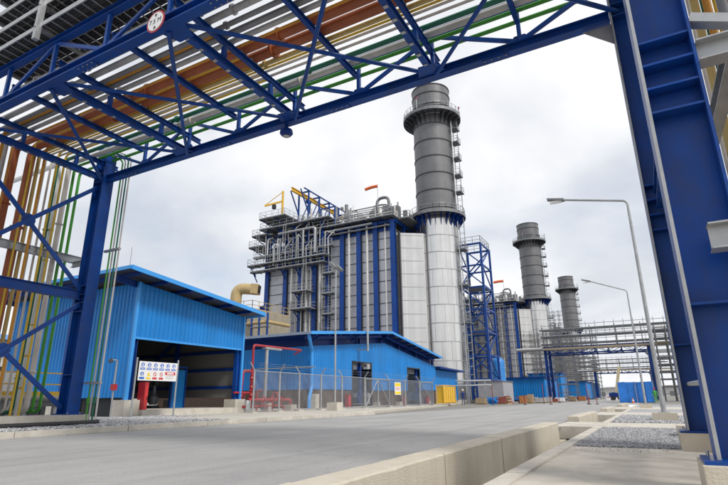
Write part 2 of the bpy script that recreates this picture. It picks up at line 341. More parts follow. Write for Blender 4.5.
gravel('gravel', [(TX1+.13, 1.6, 18.74, 25.96)], 9000, .035, .0, 'grey crushed stone in the farther bed beyond the concrete crossing')
gravel('gravel', [(-22, -13.3, 7, 14.38), (-20.4, -17.25, 14.42, 17.35)], 26000, .034, LZ-.012, 'grey crushed stone around the left pipe supports')
gravel('gravel_spill', [(TX1+.13, .2, 9.62, 9.85), (TX1+.13, .2, 15.7, 15.95), (TX1+.12, .2, 8.9, 9.6)], 110, .010, .004, 'scattered stone chips spilled from the gravel bed onto the slab')
gravel('road_grit', [(-2.75, -2.61, 3, 24), (-12.97, -12.75, 5, 26)], 2600, .010, .003, 'loose grit gathered along the road edges')
mb = MB().tube((-.98, 4.0, 0), (-.96, 4.01, .014), .016, 6, .008); tag(mb.build('stone_chip', gravel_mat, None, (-.98, 4.0, 0)), 'small loose stone chip lying on the bare walkway slab', 'stone')

# ================================================================ PIPE BRIDGE
NX = [-15.85+4.1275*k for k in range(5)]                  # panel points, last one over the right columns
YN, YF = 5.62, 9.97
ZB, ZT = 8.28, 9.42
def make_bridge(label, full=True):
    R = thing('pipe_bridge', label, 'pipe bridge', (NX[2], (YN+YF)/2, 0))
    sb = steel_blue
    for X in (NX[0], NX[4]):
        for Y in (YN, YF):
            base = .42 if X < -5 else .25
            col = MB().ibeam((X, Y, base+.03), (X, Y, 9.55), .52, .40, .028, .018, (1, 0, 0)).build('column', sb, R, smooth=False)
            pl = MB().box(X-.36, X+.36, Y-.28, Y+.28, base, base+.03).build('base_plate', sb, col, smooth=False)
            for z in (3.58, 3.86, 4.14, 4.42, 8.14, 8.42, 1.6):
                MB().box(X-.232, X+.232, Y-.19, Y-.0095, z-.012, z+.012).build('stiffener', sb, col, smooth=False)
                MB().box(X-.232, X+.232, Y+.0095, Y+.19, z-.012, z+.012).build('stiffener', sb, col, smooth=False)
            for bx in (-.3, .3):
                for by in (-.2, .2): MB().tube((X+bx, Y+by, base+.03), (X+bx, Y+by, base+.075), .014, 6).build('anchor_bolt', galv, col)
            if X < -5: MB().box(X-.55, X+.45, (YN-1.5 if Y < 7 else 7.75), (7.73 if Y < 7 else Y+.42), .0, base).build('pedestal', concrete, R, smooth=False)
            else: MB().box(X-.38, X+.5, Y-.42, Y+.42, -.1, base).build('pedestal', concrete_stain, R, smooth=False)
        # bent members between the two columns
        MB().ibeam((X, YN+.22, 4.10), (X, YF-.22, 4.10), .30, .2, .018, .012).build('bent_beam', sb, R, smooth=False)
        if X < -5:
            for z0, z1 in ((.62, 3.8), (4.3, 7.9)):
                MB().beam((X+.03, YN+.2, z0), (X+.03, YF-.2, z1), .05, .13).build('brace', sb, R, smooth=False)
                MB().beam((X-.04, YN+.2, z1), (X-.04, YF-.2, z0), .05, .13).build('brace', sb, R, smooth=False)
                MB().disc((X, (YN+YF)/2, (z0+z1)/2), .21, (1, 0, 0), .022, 8).build('gusset', sb, R, smooth=False)
    for Y in (YN, YF):
        MB().ibeam((NX[0]-.24, Y, ZB-.03), (NX[4]-.27, Y, ZB-.03), .22, .22, .022, .014).build('bottom_chord', sb, R, smooth=False)
        MB().ibeam((NX[0]-.4, Y, ZT), (NX[4]-.27, Y, ZT), .17, .17, .016, .012).build('top_chord', sb, R, smooth=False)
        n = 8; xs = [NX[0]+(NX[4]-NX[0])*i/n for i in range(n+1)]
        for i, x_ in enumerate(xs[1:-1], 1):
            MB().beam((x_, Y, ZB+.08), (x_, Y, ZT-.08), .085, .085).build('vertical', sb, R, smooth=False)
            MB().prism([(x_-.25, Y-.012, ZB+.081), (x_+.25, Y-.012, ZB+.081), (x_+.12, Y-.012, ZB+.27), (x_-.12, Y-.012, ZB+.27)], (0, .024, 0)).build('gusset', sb, R, smooth=False)
        for i in range(n):
            a, b_ = (xs[i], xs[i+1]) if i % 2 else (xs[i+1], xs[i])
            MB().beam((a, Y, ZB+.1), (b_, Y, ZT-.08), .065, .09).build('diagonal', sb, R, smooth=False)
    for k, X in enumerate(NX):
        if k not in (4,):
            MB().ibeam((X, YN+.14, ZB+.02), (X, YF-.14, ZB+.02), .20, .14, .016, .012).build('cross_beam', sb, R, smooth=False)
            for q in range(9): MB().box(X-.05, X+.05, YN+.45+.42*q, YN+.53+.42*q, ZB-.098, ZB-.0805).build('bolt_plate', galv, R, smooth=False)
        for s in (0, 2.06375):
            if X+s < .7: MB().ibeam((X+s, YN+.11, ZB+.58), (X+s, YF-.11 if s else YF+.45, ZB+.58), .14, .10, .012, .010).build('pipe_support', sb, R, smooth=False)
            if X+s < .7 and not s: 
                MB().beam((X+s, 7.2, ZB+.15), (X+s, 7.2, ZB+.45), .1, .1).build('stub', sb, R, smooth=False)
                MB().beam((X+s, 8.9, ZB+.15), (X+s, 8.9, ZB+.45), .1, .1).build('stub', sb, R, smooth=False)
        for Y in (YN, YF):
            sg = 1 if Y == YN else -1
            if 0 < k < 4: MB().prism([(X-.34, Y+sg*.112, ZB-.10), (X+.34, Y+sg*.112, ZB-.10), (X+.2, Y+sg*.5, ZB-.10), (X-.2, Y+sg*.5, ZB-.10)], (0, 0, .02)).build('gusset', sb, R, smooth=False)
            # bolted splice plates under the chord, half way along the panel
            if k < 4:
                xm = X+1.5
                sp = MB().box(xm-.3, xm+.3, Y-.09, Y+.09, ZB-.156, ZB-.1405).build('splice_plate', sb, R, smooth=False)
                for bx in (-.24, -.08, .08, .24):
                    [MB().tube((xm+bx, Y+by, ZB-.157), (xm+bx, Y+by, ZB-.175), .016, 6).build('bolt', galv, sp) for by in (-.06, .06)]
    for X, X2 in zip(NX, NX[1:]):
        MB().tube((X+.1, YN+.1, ZB-.02), (X2-.1, YF-.1, ZB-.02), .05, 8).build('plan_brace', sb, R)
        MB().tube((X+.1, YF-.1, ZB-.13), (X2-.1, YN+.1, ZB-.13), .05, 8).build('plan_brace', sb, R)
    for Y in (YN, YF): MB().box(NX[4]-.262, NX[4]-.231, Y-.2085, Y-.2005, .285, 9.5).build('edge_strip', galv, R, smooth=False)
    MB().tube((NX[4]-.12, YN+.2, .93), (NX[4]-.12, YF-.2, .98), .035, 10).build('tie_bar', galv, R)
    mb = MB(); mb.prism([(NX[4]-.26, YF, 7.62), (NX[4]-.26, YF, 8.1), (NX[4]-.80, YF, 8.1)], (0, .02, 0)); mb.build('knee_plate', galv, R)
    return R
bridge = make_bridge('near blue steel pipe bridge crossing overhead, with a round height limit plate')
# pipes over the road, dropping down at both sides
def pipe_mat(n, c, m_=0.): return mat(n+' pipe paint', c, .42, m_, .14, 1.2, .05, 20, .3, None, .5)
P = {'grey': pipe_mat('grey', (.46, .45, .44), .25), 'dkgrey': pipe_mat('charcoal', (.25, .25, .26), .2), 'orange': pipe_mat('orange', (.62, .27, .02)), 'brown': pipe_mat('rust brown', (.36, .10, .035)),
     'khaki': pipe_mat('khaki', (.54, .40, .14)), 'yellow': pipe_mat('yellow', (.68, .45, .03)), 'beige': pipe_mat('beige', (.60, .57, .53)), 'dkgreen': pipe_mat('dark green', (.012, .15, .09)), 'green': pipe_mat('leaf green', (.055, .30, .03))}
PL = [(6.05, .09, 'grey', 0, 'first grey pipe beside the near truss'), (6.34, .055, 'grey', .0, 'second grey pipe from the near truss'), (6.62, .08, 'grey', 0, 'thick grey pipe third from the near truss'),
      (6.9, .06, 'dkgrey', 0, 'slim charcoal pipe among the grey pipes'), (7.16, .075, 'dkgrey', 0, 'thicker charcoal pipe next to the grey pipes'), (7.38, .065, 'grey', 0, 'grey pipe next to the thin orange line'),
      (7.56, .032, 'orange', 0, 'thin orange pipe beside the brown mains'), (7.80, .115, 'brown', 0, 'rust brown main on the near side of the pair'), (8.18, .135, 'brown', 0, 'larger rust brown main on the far side of the pair'),
      (8.43, .06, 'khaki', 0, 'khaki pipe beside the brown mains'), (8.54, .03, 'yellow', 0, 'thin yellow pipe beside the khaki one'), (8.66, .036, 'beige', 0, 'thin beige pipe nearest the yellow line'),
      (8.86, .036, 'beige', 0, 'thin beige pipe nearest the dark green one'), (9.2, .065, 'dkgreen', 0, 'dark green pipe inside the far truss'), (9.48, .085, 'beige', 0, 'thick beige pipe inside the far truss'),
      (9.68, .05, 'green', -.1, 'leaf green pipe just inside the far chord'), (10.04, .05, 'green', -.1, 'leaf green pipe outside the far chord')]
for i, (Y, r, c, dz, lb) in enumerate(PL):
    z = ZB+.652+r+dz*0
    xl = -17.25-(.25 if i % 3 == 1 else 0); xr = 1.55+.28*(i % 3)
    R = thing('service_pipe', lb+', over the road', 'pipe', (xl, Y, 0), 'service pipes on the near pipe bridge')
    MB().path([(xr, Y, .25), (xr, Y, z), (xl, Y, z), (xl, Y, .5), (xl-1.2-.1*(i % 4), Y, .5)], r, 14, max(.22, r*3)).build('pipe_run', P[c], R)
    mb = MB()
    for X in NX[:-1]: mb.box(X-.07, X+.07, Y-r*.8, Y+r*.8, ZB+.6525, z-r*.5) if r > .06 else mb.box(X-.03, X+.03, Y-r*1.3, Y+r*1.3, ZB+.6525, z)
    mb.build('pipe_shoes', galv, R)
    if r > .05:
        for xf in (-13.2+.31*i % 2.3, -5.9-.47*i % 2.7):
            MB().lathe([(r*.9, 0), (r*1.55, 0), (r*1.55, .022), (r*1.15, .026), (r*1.55, .03), (r*1.55, .052), (r*.9, .052)], (0, 0, 0), 16).tilt((xf, Y, z)).build('flange', P[c], R)
        [MB().tube((xl, Y, zf), (xl, Y, zf+.03), r*1.5, 16).build('flange', P[c], R) for zf in (1.3+.2*(i % 3), 6.2+.25*(i % 4))]
# extra thin yellow and grey drops seen among the verticals at the left
for k, (Y, r, c, nm) in enumerate(((8.36, .045, 'orange', 'orange'), (8.78, .035, 'yellow', 'yellow'), (9.02, .035, 'yellow', 'second yellow'), (7.05, .05, 'orange', 'nearest orange'), (7.98, .03, 'yellow', 'yellow between the brown mains'))):
    X = -16.75
    R = thing('riser_pipe', f'slim {nm} riser clamped to the left bridge bent', 'pipe', (X, Y, 0), 'risers at the left bent')
    MB().path([(X, Y, .2), (X, Y, ZB+.72+r), (X+9, Y, ZB+.72+r)], r, 10, .2).build('pipe_run', P[c], R)
R = thing('lagged_riser', 'white lagged riser pipe beside the left bridge column', 'pipe', (-17.6, 9.45, 0))
MB().path([(-17.6, 9.42, .2), (-17.6, 9.42, 9.15), (-21, 9.42, 9.15)], .10, 18).build('lagging', white, R)
mb = MB(); [mb.tube((-17.6, 9.42, z), (-17.6, 9.42, z+.05), .106, 18) for z in (1.2, 2.2, 3.2, 4.3, 5.4, 6.5)]; mb.build('bands', yellow, R)
# pipe supports for the verticals
for X0, X1, s, lab in ((-17.0, -17.0, -1, 'grey steel channel holding the vertical pipes beside the left columns'), (1.2, 1.2, 1, 'grey steel bracket holding the vertical pipes beside the right columns')):
    R = thing('pipe_guide_frame', lab, 'pipe support', (X0, 7.7, 0))
    for z in ((5.5,) if s < 0 else (4.15, 2.15)):
        a = 5.2 if s > 0 else 5.0
        if s < 0:
            MB().ibeam((X0+.1, a, z), (X0+.1, 10.3, z), .26, .14, .014, .01).build('guide_beam', galv, R, smooth=False)
            for Y in (YN, YF): MB().ibeam((X0+.1, Y, z-.20), (-16.12, Y, z-.20), .18, .12, .014, .01).build('outrigger', galv, R, smooth=False)
            for Y in (6.4, 7.3, 8.5, 9.4): MB().beam((X0+.18, Y, z+.0), (X0+.18, Y, z+.12), .05, .05).build('clip', galv, R)
        else:
            MB().ibeam((.66 if z < 3 else .93, YN-(.35 if z < 3 else .12), z), (3.2, YN-(.35 if z < 3 else .12), z), .24, .2, .016, .012).build('outrigger', galv, R, smooth=False)
            MB().ibeam((.93, YF, z), (3.2, YF, z), .22, .16, .016, .012).build('outrigger', galv, R, smooth=False)
            MB().ibeam((1.24, YN-.0, z+.0), (1.24, YF-.1, z+.0), .2, .14, .016, .012).build('guide_beam', galv, R, smooth=False)
            MB().beam((.93, YN-.12, z+.42), (1.7, YN-.12, z+.08), .14, .10).build('knee_brace', galv, R, smooth=False)
for k, (c, r) in enumerate((('yellow', .05), ('orange', .06), ('brown', .07), ('yellow', .05), ('orange', .06), ('brown', .09))):
    X = 1.62+.2*k; Y = 9.2-.2*(k % 2)
    R = thing('riser_pipe', f'upright {c} pipe, {ORD[k]} from the right bridge column', 'pipe', (X, Y, 0), 'risers at the right bent')
    MB().path([(X, Y, 0), (X, Y, 10.4), (X+2, Y, 10.4)], r, 12).build('pipe_run', P[c], R)
# slim downpipes outside the left column
R = None
for k, (c, nm) in enumerate((('green', 'leaf green'), ('grey', 'leftmost grey'), ('dkgreen', 'dark green'), ('beige', 'beige'))):
    X, Y = -15.42+.155*k, 10.30
    R = thing('conduit_riser', f'slim {nm} line running down beside the left bridge column', 'pipe', (X, Y, 0), 'slim lines outside the left column')
    MB().path([(X, Y-.6, 9.05), (X, Y, 9.05), (X, Y, .62+.1*(k % 2)), (X, Y+.0, .17)], .028, 8, .15).build('pipe_run', P[c], R)
    if k in (0, 2): MB().tube((X, Y, .75), (X, Y, .93), .055, 10).build('valve_body', P[c], R); MB().tube((X+.05, Y, .84), (X+.18, Y, .84), .02, 6).build('valve_stem', galv, R)
R = thing('pipe_clamp_arm', 'short grey angle arm holding the slim lines by the left column', 'pipe support', (-15.5, 10.2, 0))
for z in (1.35, 5.65): MB().beam((-15.58, 10.22, z), (-14.8, 10.22, z), .09, .07).build('clamp_arm', galv, R, smooth=False)
# cable trays stacked over the near truss
XL, XR = -14.6, .3
R0 = thing('tray_rack', 'galvanised rack posts carrying the stacked cable trays over the near truss', 'cable rack', (-7, YN, 0))
for X in (-14.5, -11.9, -7.8, -3.7):
    for Y in (YN-.42, YN+.95):
        MB().beam((X, Y, ZT-.18), (X, Y, 13.0), .12, .12).build('rack_post', galv, R0, smooth=False)
    for z in (9.62, 10.28, 10.94, 11.6, 12.26, 12.9): MB().beam((X, YN-.5, z), (X, YN+1.02, z), .06, .09).build('rack_arm', galv, R0, smooth=False)
for lv, z in enumerate((9.72, 10.38, 11.04, 11.7, 12.36)):
    for w_, (ya, yb) in enumerate(((YN-.36, YN+.24), (YN+.30, YN+.88))):
        T_ = thing('cable_tray', f'galvanised ladder cable tray, level {["one","two","three","four","five"][lv]} from below on the {["outer","inner"][w_]} side of the rack', 'cable tray', (-7, ya, z), 'stacked cable trays')
        for yy in (ya, yb): MB().beam((XL, yy, z), (XR, yy, z), .025, .13).build('side_rail', galv, T_, smooth=False)
        mb = MB(); x_ = XL+.1
        while x_ < XR: mb.beam((x_, ya, z-.04), (x_, yb, z-.04), .04, .025); x_ += .3
        mb.build('rungs', galv, T_, smooth=False)
        mb = MB(); rs = random.Random(lv*2+w_)
        for q in range(8): yy = ya+.05+q*.07; mb.path([(XL, yy, z), (-10, yy+rs.uniform(-.02, .02), z+.005), (-5, yy+rs.uniform(-.02, .02), z), (XR, yy, z)], .034, 6, .3, 2)
        mb.build('cables', dark, T_)
# height limit plate
c = Vector((-7.66, YN-.24, 8.11)); R = thing('height_sign', 'round white height limit plate with red rim reading 7.5 M on the bridge', 'sign', c)
sgr = .255
MB().disc(c, sgr, (0, 1, 0), .012, 40).build('red_rim', red, R)
MB().disc(c+Vector((0, -.008, 0)), sgr*.84, (0, 1, 0), .006, 40).build('face', white, R)
FM = frame(Vector((0, -.0125, 0)), (1, 0, 0), (0, 0, 1))
text_mesh('7.5 M', .155, FM, 'lettering', black, R)
for s in (1, -1):
    MB().prism([(c.x, c.y-.0125, c.z+s*.10), (c.x-.04, c.y-.0125, c.z+s*.175), (c.x+.04, c.y-.0125, c.z+s*.175)], (0, -.002, 0)).build('arrow_mark', black, R)
MB().box(c.x-.02, c.x+.02, c.y+.006, YN-.11, c.z+.05, c.z+.09).build('bracket', steel_blue, R)
# hanging floodlight under the far chord
R = thing('hanging_lamp', 'round dark blue lamp hanging under the far chord of the pipe bridge', 'lamp', (-7.85, YF, 7.9))
MB().lathe([(0, ZB-.141), (.05, ZB-.141), (.05, ZB-.24), (.17, ZB-.30), (.185, ZB-.40), (.13, ZB-.47), (0, ZB-.48)], (-7.85, YF, 0), 20).build('housing', steel_blue2, R)
MB().lathe([(0, ZB-.482), (.10, ZB-.482), (.10, ZB-.492), (0, ZB-.492)], (-7.85, YF, 0), 16).build('lens', galv, R)

# ================================================================ OPEN BLUE SHED (left)
def shed():
    X0, Y0, Y1, XB = -20.5, 15.45, 22.75, -31.0
    R = thing('open_shed', 'blue corrugated open-fronted shed with sloping roof, at left', 'shed', (X0, Y0, LZ))
    zr = lambda y: 6.40-.094*(y-15.3)              # roof underside
    mb = MB(); corrug(mb, (X0, Y0), (X0, Y1), 3.62, (zr(Y0)-.22, zr(Y1)-.22), (1, 0), .26); mb.build('front_cladding', clad_blue, R, smooth=False)
    mb = MB(); corrug(mb, (XB, Y0), (X0-.02, Y0), .95, zr(Y0)-.22, (0, -1), .26); mb.build('side_cladding', clad_blue, R, smooth=False)
    mb = MB(); corrug(mb, (XB, Y1), (X0-.02, Y1), .95, zr(Y1)-.22, (0, 1), .26); mb.build('side_cladding', clad_blue, R, smooth=False)
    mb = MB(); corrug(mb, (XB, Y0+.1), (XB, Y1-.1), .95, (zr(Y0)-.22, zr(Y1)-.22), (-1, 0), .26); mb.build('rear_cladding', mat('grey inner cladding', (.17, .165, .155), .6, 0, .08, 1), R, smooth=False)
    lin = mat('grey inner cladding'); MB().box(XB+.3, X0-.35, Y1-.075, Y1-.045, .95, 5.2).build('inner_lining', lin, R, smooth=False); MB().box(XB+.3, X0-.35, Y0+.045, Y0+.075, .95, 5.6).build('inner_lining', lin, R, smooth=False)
    for q in range(9): MB().box(XB+.3+q*1.1, XB+1.3+q*1.1, Y0+.35, Y0+.45, LZ, .94).build('painted_shade_panel', dark, R, smooth=False)  # dark panels added as painted shade in the open gap below the side cladding
    # corner flashings
    MB().beam((X0+.02, Y0-.02, .8), (X0+.02, Y0-.02, zr(Y0)-.2), .14, .14).build('corner_trim', trim_blue, R, smooth=False)
    MB().beam((X0+.02, Y1+.02, .8), (X0+.02, Y1+.02, zr(Y1)-.2), .14, .14).build('corner_trim', trim_blue, R, smooth=False)
    MB().box(X0-.05, X0+.05, Y0+.06, Y1-.06, 3.54, 3.64).build('lintel_trim', trim_blue, R, smooth=False)
    # roof
    xa, xb, ya, yb = -19.45, -32.0, 14.15, 23.35
    mb = MB(); n = 60
    for i in range(n):
        x0 = xb+(xa-xb)*i/n; x1 = xb+(xa-xb)*(i+.45)/n; x2 = xb+(xa-xb)*(i+1)/n
        for a, b_, h in ((x0, x1, .04), (x1, x2, 0)):
            mb.add([(a, ya, zr(ya)+h), (b_, ya, zr(ya)+h), (b_, yb, zr(yb)+h), (a, yb, zr(yb)+h), (a, ya, zr(ya)-.02), (b_, ya, zr(ya)-.02), (b_, yb, zr(yb)-.02), (a, yb, zr(yb)-.02)],
                   [(0, 1, 2, 3), (7, 6, 5, 4), (0, 4, 5, 1), (2, 6, 7, 3), (1, 5, 6, 2), (3, 7, 4, 0)])
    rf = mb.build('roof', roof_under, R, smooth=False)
    MB().prism([(xa, ya-.02, zr(ya)+.10), (xa, yb+.02, zr(yb)+.10), (xa, yb+.02, zr(yb)-.10), (xa, ya-.02, zr(ya)-.10)], (.05, 0, 0)).build('fascia', trim_blue, rf, smooth=False)
    MB().box(xb, xa, ya-.07, ya-.021, zr(ya)-.08, zr(ya)+.08).build('fascia', trim_blue, rf, smooth=False)
    MB().tube((xa-.0, yb+.08, zr(yb)-.06), (xb, yb+.08, zr(yb)-.06), .08, 8).build('gutter', trim_blue, rf)
    for y in (14.7, 16.2, 17.7, 19.2, 20.7, 22.2): MB().beam((xa-.02, y, zr(y)-.10), (xb+.1, y, zr(y)-.10), .08, .16).build('purlin', steel_blue2, R, smooth=False)
    for x in (X0-.12, -25.5, XB+.2):
        MB().ibeam((x, Y0-1.1, zr(Y0-1.1)-.32), (x, Y1+.4, zr(Y1+.4)-.32), .26, .16, .015, .01).build('rafter', steel_blue2, R, smooth=False)
        for y in (Y0+.12, Y1-.2):
            MB().ibeam((x, y, .86), (x, y, zr(y)-.4), .30, .25, .02, .012, (0, 1, 0)).build('column', steel_blue, R, smooth=False)
            MB().box(x-.42, x+.42, y-.40, y+.40, .0, .85).build('pedestal', concrete, R, smooth=False)
    for z in (1.5, 2.5, 3.5):
        MB().beam((XB+.1, Y0+.1, z), (XB+.1, Y1-.1, z), .1, .16).build('girt', steel_blue2, R, smooth=False)
        MB().beam((XB+.1, Y1-.12, z), (X0-.3, Y1-.12, z), .1, .16).build('girt', steel_blue2, R, smooth=False)
    MB().beam((XB+.2, Y1-.25, .9), (-25.7, Y1-.25, 4.4), .1, .18).build('brace', steel_blue2, R, smooth=False)
    MB().beam((XB+.25, Y0+.6, .9), (XB+.25, Y1-1, 4.2), .1, .18).build('brace', steel_blue2, R, smooth=False)
    MB().box(XB+.2, X0+.55, Y0+.5, Y1-.6, .0, .42).build('plinth', concrete, R, smooth=False)
    return R
shed()
R = thing('door_frame', 'freestanding blue panel door inside the open shed', 'door', (-23.2, 20.8, .42))
MB().box(-23.25, -23.17, 20.3, 21.15, .42, 2.45).build('leaf', clad_blue, R)
for y in (20.22, 21.15): MB().box(-23.3, -23.12, y, y+.08, .42, 2.55).build('jamb', steel_blue, R)
MB().box(-23.3, -23.12, 20.22, 21.23, 2.56, 2.64).build('head', steel_blue, R)
R = thing('hose_cabinet', 'bright red fire cabinet standing at the corner of the open shed', 'cabinet', (-20.1, 15.95, .42))
MB().box(-20.45, -20.0, 16.0, 16.2, .15, 1.62).build('body', red, R)
MB().box(-19.998, -19.99, 16.02, 16.18, .3, 1.5).build('door', mat('red door', (.62, .03, .03), .35), R)
MB().box(-19.988, -19.97, 16.13, 16.16, .85, 1.0).build('handle', dark, R)
rs = random.Random(4)
for k in range(5):                                          # pump sets in the shed
    x, y = -24.6-1.3*(k % 2), 16.6+.85*k
    R = thing('pump_set', f'dark grey motor pump, {["first","second","third","fourth","fifth"][k]} from the left inside the open shed', 'pump', (x, y, .42), 'pumps in the open shed')
    MB().box(x-.6, x+.6, y-.25, y+.25, .42, .56).build('skid', dark, R)
    MB().path([(x-.5, y, .92), (x+.1, y, .92)], .22, 14).build('motor', mat('motor grey', (.12, .13, .14), .5, .2), R)
    MB().lathe([(0, .6), (.2, .6), (.26, .8), (.26, 1.0), (.1, 1.2), (.1, 1.5), (0, 1.5)], (x+.38, y, 0), 14).build('volute', mat('motor grey'), R)
    MB().path([(x+.38, y, 1.5), (x+.38, y, 2.9), (x-1.2, y, 2.9)], .07, 8).build('discharge_pipe', mat('motor grey'), R)
    MB().tube((x+.2, y, 1.75), (x+.56, y, 1.75), .13, 10).build('valve', dark, R)
# alarm post left of the shed corner
R = thing('alarm_post', 'grey post with red call box and lamp beside the shed corner', 'alarm post', (-20.1, 14.5, LZ))
MB().tube((-20.1, 14.5, LZ), (-20.1, 14.5, 2.4), .035, 8).build('post', galv, R); MB().box(-20.2, -20.0, 14.4, 14.6, 1.25, 1.5).build('call_box', red, R)
MB().path([(-20.1, 14.5, 2.4), (-20.1, 14.5, 2.5), (-20.1, 14.25, 2.5)], .03, 6).build('arm', galv, R); MB().tube((-20.1, 14.2, 2.38), (-20.1, 14.2, 2.56), .1, 12, .05).build('horn', dark, R)
# thin rod on the shed roof
R = thing('lightning_rod', 'thin lightning rod standing on the shed roof edge', 'lightning rod', (-19.9, 14.3, 6.5)); MB().tube((-19.9, 14.35, 6.5), (-19.9, 14.35, 7.55), .014, 6).build('rod', galv, R); MB().box(-19.95, -19.85, 14.3, 14.4, 6.5, 6.56).build('foot', galv, R)
# safety board
R = thing('safety_board', 'white board of blue safety pictograms on two posts before the shed', 'sign', (-18.6, 15.4, LZ))
for y in (14.36, 16.52): MB().tube((-18.62, y, LZ-.1), (-18.62, y, 2.5), .035, 10).build('post', galv, R); MB().lathe([(0, 2.56), (.045, 2.53), (.045, 2.5), (0, 2.5)], (-18.62, y, 0), 10).build('cap', galv, R)
MB().box(-18.58, -18.56, 14.44, 16.44, 1.62, 2.40).build('board', white, R)
def icon_disc(y, z, r, mt): MB().disc((-18.556, y, z), r, (1, 0, 0), .006, 20).build('pictogram', mt, R)
red_icon = mat('sign red', (.6, .03, .03), .5); yel_icon = mat('sign yellow', (.85, .62, .02), .5)
for i in range(6):
    y = 14.62+.325*i; icon_disc(y, 2.26, .085, blue_icon)
    mb = MB(); mb.disc((-18.5515, y, 2.285), .03, (1, 0, 0), .002, 10); mb.box(-18.5525, -18.5505, y-.04, y+.04, 2.20, 2.245); mb.build('pictogram_figure', white, R)
    MB().box(-18.559, -18.554, y-.12, y+.12, 2.06, 2.14).build('caption_plate', blue_icon, R); MB().box(-18.5535, -18.552, y-.09, y+.09, 2.09, 2.11).build('caption_line', white, R)
icon_disc(14.62, 1.89, .085, blue_icon); MB().box(-18.559, -18.554, 14.5, 14.74, 1.68, 1.76).build('caption_plate', blue_icon, R)
mb = MB(); mb.disc((-18.5515, 14.62, 1.915), .03, (1, 0, 0), .002, 10); mb.box(-18.5525, -18.5505, 14.58, 14.66, 1.83, 1.875); mb.build('pictogram_figure', white, R)
MB().prism([(-18.559, 14.86, 1.82), (-18.559, 15.04, 1.82), (-18.559, 14.95, 1.98)], (.005, 0, 0)).build('warning_triangle', yel_icon, R); MB().box(-18.559, -18.554, 14.84, 15.06, 1.68, 1.76).build('caption_plate', yel_icon, R)
for y in (15.27, 15.6):
    mb = MB()
    for i in range(20):
        a, b_ = 2*math.pi*i/20, 2*math.pi*(i+1)/20; mb.beam((-18.556, y+.075*math.cos(a), 1.89+.075*math.sin(a)), (-18.556, y+.075*math.cos(b_), 1.89+.075*math.sin(b_)), .006, .018, (0, math.cos(a), math.sin(a)))
    mb.beam((-18.556, y-.05, 1.94), (-18.556, y+.05, 1.84), .006, .018, (0, 1, 1)); mb.build('prohibition_ring', red_icon, R); MB().box(-18.559, -18.554, y-.11, y+.11, 1.68, 1.76).build('caption_plate', red_icon, R)
MB().box(-18.559, -18.554, 15.80, 16.36, 1.88, 2.0).build('danger_panel', red_icon, R); MB().box(-18.5535, -18.552, 15.9, 16.26, 1.91, 1.97).build('danger_lozenge', white, R)
mb = MB(); [mb.box(-18.559, -18.556, 15.84, 16.3-.1*(i % 2), 1.82-.05*i, 1.835-.05*i) for i in range(3)]; mb.build('text_lines', mat('grey print', (.45, .45, .45)), R)
# hose on the gravel
R = MB().path([(-14.6, 3, .2), (-14.7, 7.2, .2), (-14.6, 9.2, .2), (-14.85, 10.35, .2), (-15.6, 10.75, .2)], .075, 10, .6).build('black_hose', black, None, (-14.6, 7, .13)); tag(R, 'thick black hose lying along the gravel behind the kerb', 'hose')

# low pipe sleepers and valves beyond the left bent
R = thing('pipe_skid', 'low grey pipe skid with yellow rails beyond the left bridge bent', 'pipe rack', (-19.5, 8.6, LZ))
for y in (6.5, 8.0, 9.5, 11.2): MB().ibeam((-20.8, y, .75), (-18.3, y, .75), .2, .15, .015, .01).build('sleeper', galv, R, smooth=False); MB().beam((-18.6, y, LZ-.02), (-18.6, y, .65), .15, .15).build('leg', galv, R); MB().beam((-20.5, y, LZ-.02), (-20.5, y, .65), .15, .15).build('leg', galv, R)
for k in range(5): MB().tube((-18.5-.4*k, 5.5, .93), (-18.5-.4*k, 11.8, .93), .08, 10).build('pipe', [P['grey'], P['beige'], P['dkgreen'], P['grey'], P['beige']][k], R)
mb = MB(); railing(mb, [(-18.2, 6, 1.0), (-18.2, 11.3, 1.0)], .75, .03, 1.3); mb.build('rail', yellow, R)
MB().box(-21.5, -20.9, 7, 11, LZ, 1.9).build('equipment_box', white_paint, R)

